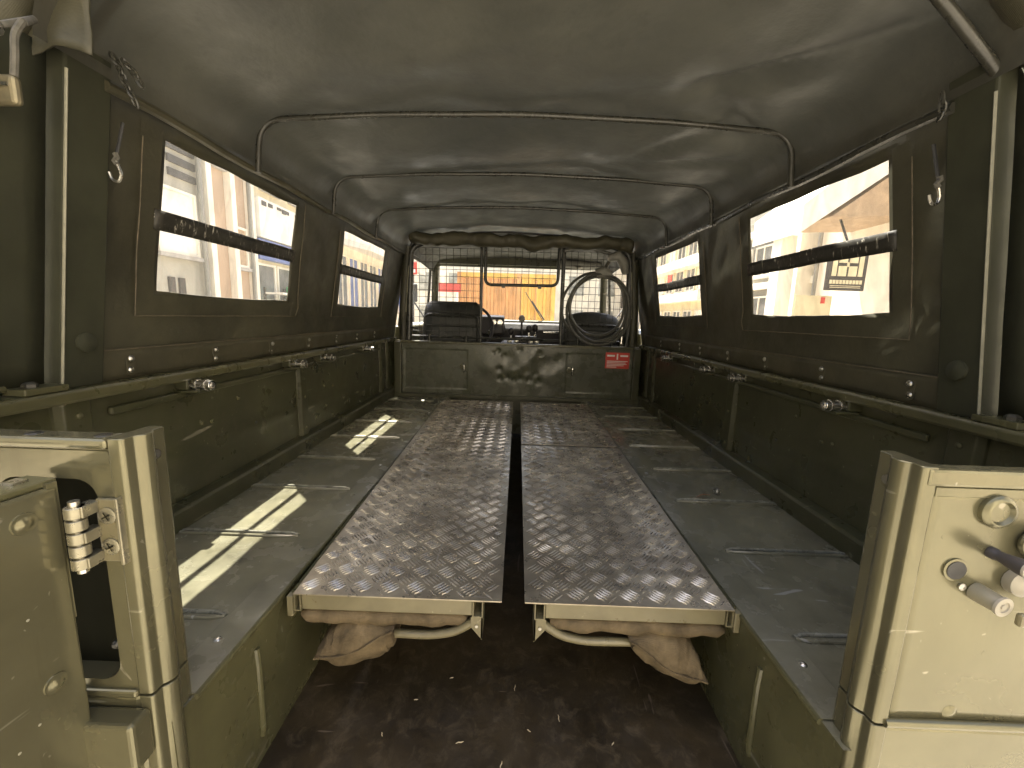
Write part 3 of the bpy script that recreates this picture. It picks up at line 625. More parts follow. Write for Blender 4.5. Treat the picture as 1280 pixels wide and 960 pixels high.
# ================================================================== TREAD-PLATE DECKS
def make_deck(sx, xi, xf, xb, label, seam):
    yf, yb = .25, 2.235; zt = .2890
    t = thing('deck_platform', (sx*.24, .25, .10), label, 'platform', 'folding tread plate decks')
    def xo_(y): return xf+(xb-xf)*(y-yf)/(yb-yf)
    pieces = [(yf, 1.282), (1.303, yb)] if seam else [(yf, yb)]
    for (a, b) in pieces:
        g = MB(); P = [(sx*xi, a), (sx*xo_(a), a), (sx*xo_(b), b), (sx*xi, b)]
        if sx < 0: P = P[::-1]
        g.prism([(p, q, zt-.003) for p, q in P], (0, 0, .003))
        tp = g.build('tread_plate', plate, t, bevel=.0006)
        bars = MB(); s_ = .0390; q2 = math.sqrt(.5); bl, bw = .0178, .0026
        for i in range(-70, 90):
            for j in range(-70, 90):
                u, v = (i+.5)*s_, (j+.5)*s_; cx, cy = (u+v)*q2*sx, (u-v)*q2+1.0
                if not (min(abs(xi), 9)-.02 < sx*cx < .52 and a-.02 < cy < b+.02): continue
                du, dv = ((q2, q2), (q2, -q2)) if (i+j) % 2 else ((q2, -q2), (q2, q2))
                for k in range(-2, 3):
                    mx, my = cx+sx*dv[0]*k*.0076, cy+dv[1]*k*.0076; L_ = bl*(1 if abs(k) < 2 else .9)
                    ex, ey = sx*du[0]*L_, du[1]*L_; wx, wy = sx*dv[0]*bw, dv[1]*bw
                    if min(sx*(mx-abs(ex)), sx*(mx+abs(ex))) < xi+.003 or max(sx*(mx-abs(ex)), sx*(mx+abs(ex))) > xo_(my)-.003 or my-abs(ey) < a+.002 or my+abs(ey) > b-.002: continue
                    z0, z1 = zt-.0002, zt+.0022
                    bars.add([(mx-ex, my-ey, z0), (mx+wx, my+wy, z0), (mx+ex, my+ey, z0), (mx-wx, my-wy, z0), (mx-ex*.7, my-ey*.7, z1), (mx+ex*.7, my+ey*.7, z1)],
                             [(0, 1, 4), (1, 5, 4), (1, 2, 5), (2, 3, 5), (3, 4, 5), (3, 0, 4)])
        tb = bars.build('tread_pattern', treadm, tp); tb['kind'] = 'stuff'
    if seam: MB().box(sx*(xi+.01), sx*(xo_(1.29)-.03), 1.276, 1.309, .262, .2845).build('joint_shade_strip', dark, t)  # black strip set under the gap as painted shade of the seam
    # frame under the sheet
    MB().box(sx*.074, sx*(xf-.014), yf+.006, yf+.030, .2505, .2855).build('front_beam', frame_tan, t, bevel=.0015)
    for x in (sx*.0625, sx*(xf-.0065)):
        # open end of a side tube: four walls
        g = MB(); w_ = .0105 if abs(x) < .2 else .0068
        for (x0, x1, z0, z1) in ((x-w_, x-w_+.0022, .2485, .2855), (x+w_-.0022, x+w_, .2485, .2855), (x-w_+.0022, x+w_-.0022, .2485, .2507), (x-w_+.0022, x+w_-.0022, .2833, .2855)):
            g.box(x0, x1, yf+.003, yb-.02, z0, z1)
        g.build('side_tube', frame_tan, t)
    gz = MB(); x0 = sx*.0525; gz.prism([(x0, yf+.004, .2484), (sx*.076, yf+.004, .2484), (sx*.076, yf+.004, .226), (x0, yf+.004, .197)][::(1 if sx > 0 else -1)], (0, .004, 0))
    gz.box(x0, x0+sx*.003, yf+.004, yf+.06, .20, .2484)
    br = gz.build('hinge_bracket', frame_tan, t)
    MB().cyl((sx*.064, yf+.0045, .229), (sx*.064, yf+.0015, .229), .0034, n=10).build('bracket_rivet', zinc, br)
    # outer hinge strip lying on the wheel box flange
    MB().tube([(sx*(xo_(y)+.004), y, .2855) for y in (yf+.01, 1.2, yb)], .0042, 8).build('hinge_rod', olive_dk, t)
    MB().box(sx*(xf+.001), sx*(xf+.012), yf-.002, yf+.05, .240, .2835).build('end_bracket', frame_tan, t, bevel=.001)
    # canvas seat roll under the beam
    g = MB(); n_ = 24; pt = []; rr_ = []
    for i in range(n_+1):
        x = sx*(.085+(xf-.085-.006)*i/n_); e = min(1, min(i, n_-i)/2.0+.35)
        pt.append((x, yf+.022+.002*math.sin(i), .2325-.0006*i*(.25)+.002*math.sin(i*.9+sx))); rr_.append(.0172*e+.0012*math.sin(i*1.7))
    g.tube(pt, rr_, 12); g.build('canvas_roll', bundlecv, t)
    g = MB(); g.grid(lambda u, v: (sx*(.10+u*(xf-.11)), yf+.03+v*.9, .2285-.012*math.sin(u*math.pi)-.004*noise.noise(Vector((u*5, v*9, 2)))), 12, 24); g.build('seat_webbing', bundlecv, t)
    # bent support tube
    pth_ = fillet([(sx*.072, yf+.014, .231), (sx*.108, yf+.014, .206), (sx*.160, yf+.016, .194), (sx*.330, yf+.03, .186)], .05, 8)
    MB().tube(pth_, .0088, 12).build('support_tube', frame_tan, t)
    MB().tube([(sx*.33, yf+.03, .186), (sx*.33, yb-.5, .186)], .0088, 10).build('support_rail', frame_tan, t)
    MB().box(sx*.32, sx*(xf+.03), yf+.4, yf+.43, .186, .2485).build('drop_strut', frame_tan, t)
    return t
make_deck(-1, .0145, .434, .488, 'brown tread plate deck of one unbroken sheet beside the sunlit wheel box', False)
make_deck(1, .0315, .449, .478, 'brown tread plate deck with a cross seam, next to the shaded wheel box', True)

# folded canvas bags hanging below the decks
def make_bag(sx, pts, top, label):
    """folded canvas sack: the outline pts (x,z) is its middle section, the near end closes on a stitched seam"""
    t = thing('canvas_bag', (sx*.33, .28, .10), label, 'bag', 'folded canvas bags under the decks')
    fr = []
    P = [Vector((x, 0, z)) for x, z in pts]; n0 = len(P)
    for i in range(n0):
        for q in range(8): fr.append(P[i].lerp(P[(i+1) % n0], q/8))
    n_ = len(fr)
    for _ in range(2): fr = [(fr[i-1]+fr[i]*3+fr[(i+1) % n_])/5 for i in range(n_)]
    L0 = min(P, key=lambda p: p.x*sx); L1 = max(P, key=lambda p: p.x*sx)
    def seam(p):
        u = max(0, min(1, (p.x-L0.x)/(L1.x-L0.x))); q = L0.lerp(L1, u); return Vector((p.x, 0, q.z-.012*math.sin(u*math.pi)+.004*math.sin(u*9)))
    rows = []; N_ = 18
    for k in range(N_+1):
        v = k/N_; yy = .246+.30*v**1.5
        f = min(1, (v*5.0)**.55) if v > 0 else 0.03
        r_ = []
        for i, p in enumerate(fr):
            q = seam(p).lerp(p, f)
            ple = .006*math.sin(i*1.05+1.5*math.sin(i*.37+sx))*math.exp(-v*5)*f+.005*noise.noise(Vector((i*.35, v*7, sx*3)))*f
            c_ = Vector((sum(a.x for a in fr)/n_, 0, sum(a.z for a in fr)/n_)); d_ = (p-c_).normalized()
            r_.append(q+d_*ple+Vector((0, yy+.006*noise.noise(Vector((i*.2, k*.3, 5))), .018*v)))
        rows.append(r_)
    vs = [p for r_ in rows for p in r_]; fs = []
    for k in range(N_):
        for i in range(n_):
            j = (i+1) % n_; fs.append((k*n_+i, k*n_+j, (k+1)*n_+j, (k+1)*n_+i))
    fs.append(tuple(range(n_))[::-1]); fs.append(tuple(N_*n_+i for i in range(n_)))
    g = MB().add(vs, fs, True); o = g.build('bag_body', bundlecv, t)
    e0, e1 = rows[0][min(range(n_), key=lambda i: fr[i].x*sx)], rows[0][max(range(n_), key=lambda i: fr[i].x*sx)]
    MB().tube([seam(e0.lerp(e1, q/14))+Vector((0, .2445+.002*math.sin(q), 0)) for q in range(15)], [.0022+.0006*math.sin(q*2) for q in range(15)], 6).build('bag_seam', bundlecv, t)
    return t
make_bag(-1, [(-.400, .142), (-.342, .101), (-.262, .133), (-.236, .160), (-.232, .216), (-.30, .222), (-.345, .216), (-.378, .176)],
         [(-.268, .240, .178), (-.252, .238, .135), (-.236, .240, .160), (-.250, .246, .196)], 'folded brown canvas bag slung under the unbroken tread plate deck')
make_bag(1, [(.412, .122), (.378, .098), (.292, .138), (.262, .162), (.245, .214), (.315, .221), (.362, .210), (.395, .165)],
         [(.300, .240, .190), (.290, .238, .150), (.268, .240, .152), (.284, .246, .176)], 'folded brown canvas bag slung under the seamed tread plate deck')

# ================================================================== CAB
blackm = MT['hoop_black']
# wire partition
def mesh_panel(x0, x1, z0, z1, y, step=.046):
    g = MB(); n_ = max(1, round((x1-x0)/step)); k_ = max(1, round((z1-z0)/step))
    for i in range(n_+1): x = x0+(x1-x0)*i/n_; g.tube([(x, y, z0), (x, y, z1)], .0017, 4)
    for i in range(k_+1): z = z0+(z1-z0)*i/k_; g.tube([(x0, y+.003, z), (x1, y+.003, z)], .0017, 4)
    return g
grille = MB().tube([(-.262, 2.435, .66), (-.262, 2.435, 1.385)], .011, 10).build('partition_post', blackm, truck)
MB().tube([(.300, 2.435, .66), (.296, 2.435, 1.385)], .014, 10).build('partition_post', blackm, truck)
mesh_panel(-.74, -.268, .69, 1.30, 2.44).build('wire_mesh', blackm, truck)
mesh_panel(.306, .745, .69, 1.30, 2.44).build('wire_mesh', blackm, truck)
hm = mesh_panel(-.225, .255, 1.072, 1.33, 2.43).build('wire_mesh', blackm, truck)
MB().tube(fillet([(-.235, 2.425, 1.34), (-.235, 2.425, 1.062), (.262, 2.425, 1.068), (.268, 2.425, 1.34)], .05, 8), .0105, 10).build('hatch_tube', blackm, hm)
for x in (-.11, .14): MB().box(x-.012, x+.012, 2.412, 2.438, 1.045, 1.068).build('hatch_clip', blackm, hm, bevel=.003)
MB().tube([(-.74, 2.43, .697), (.745, 2.43, .697)], .008, 8).build('partition_rail', blackm, truck)
for x in (-.62, -.36, .42, .66): MB().cyl((x, 2.43, .66), (x, 2.43, .71), .011, n=10).build('partition_foot', galv, truck)

# seats
def make_seat(xc, zt, wd, crown):
    g = MB()
    def sf(u, v):
        a = u*2*math.pi; s_ = math.copysign(abs(math.cos(a))**.45, math.cos(a)); q = math.copysign(abs(math.sin(a))**.45, math.sin(a))
        hgt = v; z = .42+(zt-.42)*hgt
        edge = (1-max(0, (hgt-.80)/.20)**2.4)**.5 if hgt > .80 else 1
        wdt = wd*(.97+.03*math.sin(hgt*3))*(edge*.42+.58 if crown else edge*.2+.8)
        return (xc+s_*wdt, 2.62+q*.055*max(edge, .12)+.10*(hgt-.5), z-(crown*.012*(s_**2)*hgt))
    g.grid(sf, 32, 24); o = len(g.v); W_ = 33; g.f.append(tuple(o-W_+i for i in range(W_-1))); g.sm.append(True)
    st = g.build('seat', vinyl, truck)
    for z in (.55, .66, .77, .86):
        if z < zt-.05: MB().tube([(xc-wd*.93, 2.563+.10*((z-.42)/(zt-.42)-.5), z), (xc+wd*.93, 2.563+.10*((z-.42)/(zt-.42)-.5), z)], .006, 8).build('seat_piping', vinyl, st)
    MB().tube(fillet([(xc-wd*.9, 2.555, .45), (xc-wd*.9, 2.56, zt-.10), (xc+wd*.9, 2.56, zt-.10), (xc+wd*.9, 2.555, .45)], .05, 6), .010, 8).build('seat_frame', blackm, st)
    MB().box(xc-wd, xc+wd, 2.66, 3.05, .28, .43).build('seat_cushion', vinyl, st, bevel=.03, seg=3)
    return st
make_seat(-.487, .950, .217, 0); make_seat(.547, .905, .212, 1)
MB().box(-.80, .80, 2.40, 3.05, .02, .28).build('seat_box', olive_dk, truck)
MB().box(-.80, .80, 3.05, 3.60, -.12, -.08).build('cab_floor', olive_dk, truck)

# dashboard, instruments, levers
MB().prism([(-.80, 3.18, .50), (-.80, 3.16, .74), (-.80, 3.20, .795), (-.80, 3.42, .80), (-.80, 3.42, .20), (-.80, 3.30, .20)], (1.60, 0, 0)).build('dashboard', dashm, truck, bevel=.01)
MB().box(.22, .70, 3.150, 3.20, .715, .735).build('dash_grab_rail', chrome, truck, bevel=.006)
bn = MB().prism([(-.36, 3.04, .70), (-.36, 3.06, .845), (-.36, 3.20, .862), (-.36, 3.20, .70)], (.24, 0, 0)).build('instrument_binnacle', dashm, truck, bevel=.01)
for x, z in ((-.21, .80), (-.155, .80), (-.21, .745), (-.155, .74)): MB().lathe((x, 3.055, z), (0, -1, 0), [(0, .024), (.006, .024), (.0065, .020), (.003, .018)], 16).build('gauge', chrome, bn)
swc = Vector((-.425, 2.98, .745)); a1 = Vector((1, 0, 0)); a2 = Vector((0, .42, .91)).normalized(); nn = a1.cross(a2)
sw = MB().tube([swc+.215*(math.cos(t)*a1+math.sin(t)*a2) for t in [2*math.pi*q/48 for q in range(48)]], .0125, 10, closed=True).build('steering_wheel', dashm, truck)
for t in (R(-30), R(210), R(90)): MB().tube([swc-nn*.0, swc+.21*(math.cos(t)*a1+math.sin(t)*a2)], .011, 8).build('spoke', dashm, sw)
MB().lathe(swc+nn*-.01, nn, [(0, .04), (.02, .05), (.04, .04)], 18).build('hub', dashm, sw)
MB().tube([swc, swc+Vector((0, .30, -.14))], .02, 10).build('steering_column', dashm, sw)
for x in (-.235, -.215): MB().tube([(x-.03, 3.03, .70), (x+.02, 2.98, .765)], .006, 8).build('column_stalk', chrome, sw)
cs_ = MB().box(-.13, .17, 2.62, 3.0, .30, .66).build('centre_console', dashm, truck, bevel=.02)
for (x, y, z, h) in ((.03, 2.80, .64, .215), (-.055, 2.72, .64, .09), (.09, 2.70, .64, .12), (.14, 2.75, .64, .13)):
    MB().tube([(x, y, z), (x*.95, y+.02, z+h*.8)], .008, 8).build('gear_lever', chrome if h < .2 else dashm, cs_)
    MB().lathe((x*.95, y+.02, z+h*.78), (0, .05, 1), [(0, .010), (.01, .02), (.03, .026), (.05, .020), (.058, .006)], 16).build('lever_knob', dashm if h < .2 else greytape, cs_)
for x in (-.06, -.01, .05, .10, .145):
    MB().lathe((x, 2.625, .676+.012*math.sin(x*40)), (0, -1, .15), [(0, .018), (.012, .018), (.016, .012), (.017, .004)], 14).build('radio_knob', zinc, cs_)
MB().box(-.02, .14, 2.64, 2.80, .655, .705).build('radio_set', dashm, cs_, bevel=.006)

# windscreen, doors, cab pillars
WSY0, WSY1 = 3.44, 3.33      # the screen leans back
ws = MB().tube(fillet([(-.785, WSY0, .80), (-.745, WSY1, 1.30), (.745, WSY1, 1.30), (.785, WSY0, .80), (-.785, WSY0, .80)], .04, 5), .022, 10).build('windscreen_frame', olive_dk, truck)
MB().box(-.016, .016, 3.37, 3.40, .80, 1.30).build('screen_divider', olive_dk, ws) if False else None
MB().grid(lambda u, v: (-.77+v*1.54, WSY0+(WSY1-WSY0)*u, .80+.5*u), 2, 4).build('windscreen_glass', glassm, ws)
MB().box(-.80, .80, WSY1-.05, WSY1+.04, 1.295, 1.385).build('header_rail', olive_dk, ws, bevel=.01)
MB().tube([(.245, 3.47, .80), (.06, 3.44, 1.08)], .004, 6).build('wiper_arm', dark, ws)
MB().tube([(.12, 3.445, 1.00), (.245, 3.465, .83)], .007, 6).build('wiper_blade', dark, ws)
vs_ = MB().tube([(.32, 3.22, 1.318), (.70, 3.22, 1.305)], .034, 14).build('sun_visor_roll', greytape, truck)
MB().lathe((.505, 3.17, 1.27), (0, 0, 1), [(0, .02), (.012, .028), (.022, .02)], 16).build('cab_lamp', paleknob, truck)
for sx in (-1, 1):
    MB().tube([(sx*.786, WSY0, .60), (sx*.786, WSY0, .80), (sx*.752, WSY1, 1.32)], .032, 10).build('screen_pillar', olive_dk, truck)
    dr = MB().box(sx*.83, sx*.885, 2.47, 3.42, .05, .76).build('cab_door', olive, truck, bevel=.01)
    MB().tube(fillet([(sx*.85, 2.49, .76), (sx*.775, 2.49, 1.27), (sx*.775, 3.22, 1.27), (sx*.85, 3.40, .76)], .03, 4), .012, 8).build('door_window_frame', blackm, dr)
    MB().add([(sx*.85, 2.49, .76), (sx*.775, 2.49, 1.27), (sx*.775, 3.22, 1.27), (sx*.85, 3.40, .76)], [(0, 1, 2, 3)]).build('door_glass', glassm, dr)
    # canvas over the cab sides above the door glass
    MB().grid(lambda u, v: (sx*(.775+.004*u), 2.40+v*.95, 1.245+u*.10*(1-u*.1)), 3, 10).build('cab_canvas_side', canvas, truck, solid=.003)
    pp = MB().tube([(sx*.80, 2.425, .66), (sx*.797, 2.425, .9), (sx*.765, 2.425, 1.30)], .030, 12).build('cab_rear_pillar', canvas, truck)
    MB().tube([(sx*.774, 2.393, .86), (sx*.752, 2.393, 1.17)], .0035, 6).build('pillar_highlight', edgem, pp)  # pale tube paints a highlight streak down the dark post
    # outside mirror
    mr = MB().tube([(sx*.86, 3.42, .80), (sx*1.02, 3.50, 1.0)], .008, 8).build('mirror_arm', dark, truck)
    MB().box(sx*.96, sx*1.10, 3.49, 3.52, .96, 1.13).build('mirror_head', dark, mr, bevel=.012)
# bonnet, wings
bnm = MB()
bnm.grid(lambda u, v: (-.50+1.0*u, 3.46+v*1.15, .665+.018*math.sin(u*math.pi)-.03*v), 10, 10)
bnm.build('bonnet', olive, truck, solid=.01)
for sx in (-1, 1): MB().box(sx*.50, sx*.89, 3.45, 4.62, .05, .60).build('front_wing', olive, truck, bevel=.03, seg=3)
MB().box(-.50, .50, 4.58, 4.66, .0, .62).build('front_panel', olive, truck, bevel=.02)
MB().box(-.35, .35, -.02, 4.6, -.30, -.12).build('chassis', dark, truck)
tyre = mat('tyre_rubber', (.03, .03, .03), .8)
for sx in (-1, 1):
    for y in (.85, 3.95):
        wv = MB().lathe((sx*.66, y, GZ+.385), (sx, 0, 0), [(0, .20), (.01, .33), (.03, .375), (.10, .385), (.19, .375), (.21, .33), (.22, .22)], 28).build('wheel', tyre, truck)
        MB().lathe((sx*.84, y, GZ+.385), (sx, 0, 0), [(0, .215), (.035, .21), (.03, .10), (.06, .07), (.065, .02)], 20).build('rim', olive, wv)

# ================================================================== LOOSE AND HANGING THINGS
# coiled hose hung on the partition
co_ = thing('hose_coil', (.53, 2.385, .70), 'grey hose coiled in wide loops hanging on the wire mesh above the red label', 'hose')
for (cx, cz, r, y, sq) in ((.520, .930, .222, 2.392, 1.06), (.545, .905, .212, 2.372, 1.10), (.530, .945, .185, 2.356, 1.12), (.555, .925, .200, 2.385, 1.16)):
    MB().tube([(cx+r*math.cos(t)*(1+.03*math.sin(3*t+cx*9)), y+.012*math.sin(2*t+cz*7), cz+r*sq*math.sin(t)*(1+.02*math.cos(2*t))) for t in [2*math.pi*q/56 for q in range(56)]], .0095, 8, closed=True).build('hose_loop', hosem, co_)
MB().tube([(.515, 2.385, 1.150), (.56, 2.378, 1.165), (.61, 2.385, 1.145)], [.034, .040, .030], 12).build('coil_wrap', greytape, co_)
MB().tube(fillet([(.56, 2.385, 1.15), (.585, 2.39, 1.22), (.63, 2.40, 1.28), (.44, 2.40, 1.325), (.30, 2.41, 1.30)], .06, 6), .012, 8).build('hose_tail', hosem, co_)
MB().tube([(.585, 2.385, 1.255), (.655, 2.39, 1.275), (.70, 2.40, 1.225), (.715, 2.41, 1.16)], [.025, .036, .036, .022], 12).build('hose_sleeve', greytape, co_)
MB().tube(fillet([(.74, 2.40, 1.24), (.765, 2.395, .98), (.765, 2.395, .78), (.745, 2.39, .665)], .06, 6), .0075, 8).build('hose_end', hosem, co_)
MB().cyl((.715, 2.385, .69), (.715, 2.385, .80), .016, n=14).build('hose_coupling', chrome, co_)

def chain(name, pts, label, group, rl=.010, rt=.0022):
    t = thing(name, pts[0], label, 'chain', group)
    for i in range(len(pts)-1):
        a, b = Vector(pts[i]), Vector(pts[i+1]); c = (a+b)/2; d = (b-a); L_ = d.length/2+rt*1.4; d.normalize()
        s1 = d.cross(Vector((.3, 1, .2))).normalized(); s2 = d.cross(s1); s_ = s1 if i % 2 else s2
        MB().tube([c+d*L_*math.cos(t_)+s_*rl*.5*math.sin(t_) for t_ in [2*math.pi*q/14 for q in range(14)]], rt, 6, closed=True).build('link', galv, t)
    return t
chain('chain', [(-.742, .318, 1.292), (-.735, .318, 1.276), (-.728, .318, 1.262), (-.726, .318, 1.247), (-.718, .318, 1.236), (-.712, .318, 1.222), (-.708, .320, 1.208)], 'short steel chain hanging at the pillar top beside the rolled curtain knot', 'chains at the rear pillars')
chain('chain', [(-.726, .322, 1.285), (-.716, .322, 1.272), (-.704, .322, 1.258), (-.698, .322, 1.242)], 'shorter loose end of steel chain beside the longer chain at the pillar', 'chains at the rear pillars')
chain('chain', [(.735, .318, 1.262), (.738, .318, 1.248), (.741, .318, 1.234), (.738, .318, 1.220)], 'short steel chain hanging above the pillar on the dark canvas side', 'chains at the rear pillars')
def hook(x, label):
    s_ = 1 if x > 0 else -1
    t = thing('hook_strap', (x, .33, 1.10), label, 'hook', 'cord hooks beside the pillars')
    z0 = 1.19
    MB().tube([(x-s_*.012, .345, z0), (x-s_*.004, .34, 1.15), (x, .335, 1.125)], .003, 6).build('cord', dark, t)
    MB().tube([(x, .335, 1.132), (x+.003, .335, 1.125), (x-.003, .335, 1.118), (x+.002, .335, 1.112)], .005, 6).build('knot', ropem, t)
    MB().tube(fillet([(x, .335, 1.118), (x+.008, .335, 1.095), (x+.003, .333, 1.080), (x-.010, .333, 1.084), (x-.014, .333, 1.098)], .012, 5), .0026, 8).build('wire_hook', zinc, t)
hook(-.772, 'wire hook on a dark cord by the pillar near the sunlit wheel box')
hook(.772, 'wire hook on a dark cord by the pillar on the shaded side')
# knotted rope with brass padlock-like buckle at the curtain corner
rp = thing('curtain_buckle', (-.77, .165, 1.13), 'dull metal buckle on knotted grey rope below the rolled curtain corner', 'buckle')
BX, BYY, BZ = -.772, .165, 1.165
MB().tube(fillet([(BX+.045, BYY, BZ+.085), (BX+.033, BYY-.004, BZ+.066), (BX+.030, BYY-.004, BZ+.040), (BX+.024, BYY-.004, BZ+.010)], .012, 4), .0048, 8).build('rope', ropem, rp)
MB().tube(fillet([(BX+.012, BYY, BZ+.080), (BX-.008, BYY-.004, BZ+.062), (BX-.030, BYY-.004, BZ+.035), (BX-.035, BYY-.004, BZ+.008)], .012, 4), .0048, 8).build('rope', ropem, rp)
MB().tube([(BX-.010, BYY-.008, BZ+.062), (BX+.006, BYY-.010, BZ+.074), (BX+.016, BYY-.008, BZ+.066)], .007, 8).build('ferrule', zinc, rp)
MB().box(BX-.042, BX+.028, BYY-.010, BYY+.004, BZ-.030, BZ+.012).build('buckle_plate', brassm, rp, bevel=.008, seg=3)
MB().tube(fillet([(BX-.040, BYY-.012, BZ-.024), (BX-.016, BYY-.014, BZ-.026), (BX-.004, BYY-.014, BZ-.004), (BX+.022, BYY-.012, BZ-.004)], .008, 4), .0028, 6).build('buckle_tongue', chrome, rp)
MB().tube([(BX+.045, BYY, BZ+.083), (BX+.03, BYY+.03, BZ+.105), (BX+.012, BYY, BZ+.079)], .0048, 8).build('rope', ropem, rp)

# litter on the wheel box and floor
lf = MB().add([(.606, .800, HB+.003), (.628, .806, HB+.012), (.655, .812, HB+.006), (.632, .824, HB+.003)], [(0, 1, 3), (1, 2, 3)]).build('dry_leaf', leafm, None, solid=.0008)
tag(lf, 'small curled orange leaf lying on the shaded wheel box', 'leaf')
rg = MB().tube([(.687+.012*math.cos(t), .835+.012*math.sin(t), HB+.012+.004*math.sin(t)) for t in [2*math.pi*q/20 for q in range(20)]], .0032, 6, closed=True)
rg.cyl((.687, .835, HB+.002), (.690, .838, HB+.012), .006, n=10)
tag(rg.build('plastic_ring', pane_mat('clear_plastic', .35, .25, (.8, .8, .8)), None), 'clear plastic ring beside the orange leaf on the wheel box', 'ring')
straw = mat('straw', (.45, .38, .25), .7)
SP = [(-.09, .21, .3), (-.005, .17, 1.4), (.115, .27, 1.7), (.02, .34, 1.5), (-.20, .30, .2), (-.25, .22, 2.0), (.22, .22, .9), (-.13, .36, .4), (.05, .24, 2.6)]
for i, (x, y, a) in enumerate(SP):
    L_ = .009 if i > 3 else .016; d = Vector((math.cos(a), math.sin(a), 0))*L_/2; c = Vector((x, y, .002)); n_ = Vector((-d.y, d.x, 0))*.4
    o = MB().tube([c-d, c-d*.3+n_*.3, c+d*.4-n_*.2, c+d], [.0006, .0011, .0012, .0005], 5).build('straw_bit', straw)
    tag(o, 'tiny pale straw bit lying on the dark load floor', 'straw', 'straw bits on the load floor')

# ================================================================== STREET
def shop_window(b, x, y0, y1, z0, z1, face, gl=glassg, fr=render_w, split=2, horiz=1):
    """window on a wall whose outer face is x; face=+1 if the wall looks towards +X"""
    f = MB(); t_ = .05
    f.box(x, x+face*.05, y0, y0+t_, z0, z1); f.box(x, x+face*.05, y1-t_, y1, z0, z1)
    f.box(x, x+face*.05, y0+t_, y1-t_, z0, z0+t_); f.box(x, x+face*.05, y0+t_, y1-t_, z1-t_, z1)
    for k in range(1, split): y = y0+(y1-y0)*k/split; f.box(x, x+face*.045, y-.02, y+.02, z0+t_, z1-t_)
    w_ = f.build('window', fr, b)
    MB().box(x+face*.008, x+face*.016, y0+t_*.5, y1-t_*.5, z0+t_*.5, z1-t_*.5).build('pane', gl, w_)
    MB().box(x, x+face*.10, y0-.05, y1+.05, z0-.07, z0-.003).build('sill', slab, w_)
    return w_
def building(name, x, face, y0, y1, h, wall, label, depth=7):
    b = thing(name, (x-face*depth/2, (y0+y1)/2, GZ), label, 'building', 'buildings along the street')
    MB().box(x-face*depth, x, y0, y1, GZ-.05, GZ+h).build('wall', wall, b)
    MB().box(x-face*(depth+.1), x+face*.18, y0, y1, GZ+h, GZ+h+.25).build('cornice', render_w, b)
    MB().box(x, x+face*.06, y0, y1, GZ, GZ+.45).build('plinth', slab, b)
    MB().tube([(x+face*.10, y1-.12, GZ+.1), (x+face*.10, y1-.12, GZ+h)], .045, 10).build('downpipe', greytape, b)
    MB().tube([(x+face*.24, y0, GZ+h-.03), (x+face*.24, y1, GZ+h-.03)], .07, 8).build('gutter', greytape, b)
    return b
LX = -6.0
# left row
A = building('grey_house', LX, 1, -3, 7.62, 5.4, render_g, 'grey rendered building with white framed window boards')
shop_window(A, LX, 6.55, 7.45, 1.75, 2.85, 1, gl=cloth_w, split=1)
shop_window(A, LX, 4.0, 6.0, .2, 2.6, 1); shop_window(A, LX, .5, 3.0, .2, 2.6, 1); shop_window(A, LX, 4.2, 5.6, 3.3, 4.4, 1)
for k in range(3): MB().box(LX+.001, LX+.04, 6.9, 7.5, 3.05+.22*k, 3.17+.22*k).build('sign_line', signblk, A)
for k in range(2): MB().box(LX+.001, LX+.04, 6.70+.22*k, 6.82+.22*k, 1.02, 1.35).build('notice_board', signblk, A)
Bb = building('brick_house', LX, 1, 7.62, 9.05, 6.2, brickw, 'narrow orange brick building with white pilasters')
for y in (7.70, 8.36, 8.98): MB().box(LX, LX+.14, y-.07, y+.07, GZ+.45, GZ+6.2).build('pilaster', render_w, Bb)
shop_window(Bb, LX, 8.46, 8.88, 1.72, 2.55, 1, gl=tanp, split=1); shop_window(Bb, LX, 7.80, 8.26, 3.6, 4.6, 1, split=1)
Cc = building('shop_building', LX, 1, 9.05, 13.2, 5.6, render_c, 'cream shop building with blue sign band and green crate front')
MB().box(LX, LX+.16, 9.1, 13.1, 1.98, 2.42).build('blue_band', bluem, Cc)
MB().box(LX, LX+.20, 9.1, 13.1, 2.45, 3.30).build('fascia', cloth_w, Cc)
for k, y in enumerate((9.2, 9.45, 9.8, 10.0, 10.15, 10.6, 11.0)): MB().box(LX+.201, LX+.22, y, y+.16, 3.14+.02*(k % 3), 3.24).build('fascia_mark', signblk, Cc)
for k in range(5): shop_window(Cc, LX, 9.15+.8*k, 9.88+.8*k, .05, 1.9, 1, split=1)
for k in range(3): shop_window(Cc, LX, 9.5+1.2*k, 10.2+1.2*k, 3.6, 4.5, 1, split=2)
cr = thing('produce_crate', (-5.6, 10.45, GZ+.12), 'green crate on legs standing before the cream shop', 'crate')
MB().box(-5.85, -5.35, 10.1, 10.8, 1.00, 1.42).build('crate_body', greenm, cr, bevel=.02)
for dx in (-.2, .2):
    for dy in (-.3, .3): MB().box(-5.6+dx-.02, -5.6+dx+.02, 10.45+dy-.02, 10.45+dy+.02, GZ+.12, 1.0).build('leg', dashm, cr)
tb_ = thing('display_stand', (-5.6, 9.5, GZ+.12), 'tall display stand with pale shelves between brick house and green crate', 'stand')
for k in range(5): MB().box(-5.85, -5.4, 9.15, 9.95, GZ+.3+.42*k, GZ+.34+.42*k).build('shelf', cloth_w, tb_)
for dy in (9.15, 9.93): MB().box(-5.85, -5.8, dy, dy+.04, GZ+.12, 1.35).build('upright', galv, tb_)
Dd = building('white_shop', LX, 1, 13.2, 21.5, 5.2, render_w, 'white shop building with dark blue display windows and awning')
for k in range(8): shop_window(Dd, LX, 13.4+1.0*k, 14.25+1.0*k, .9, 2.75, 1, gl=bluem if k % 3 == 1 else glassd, split=2)
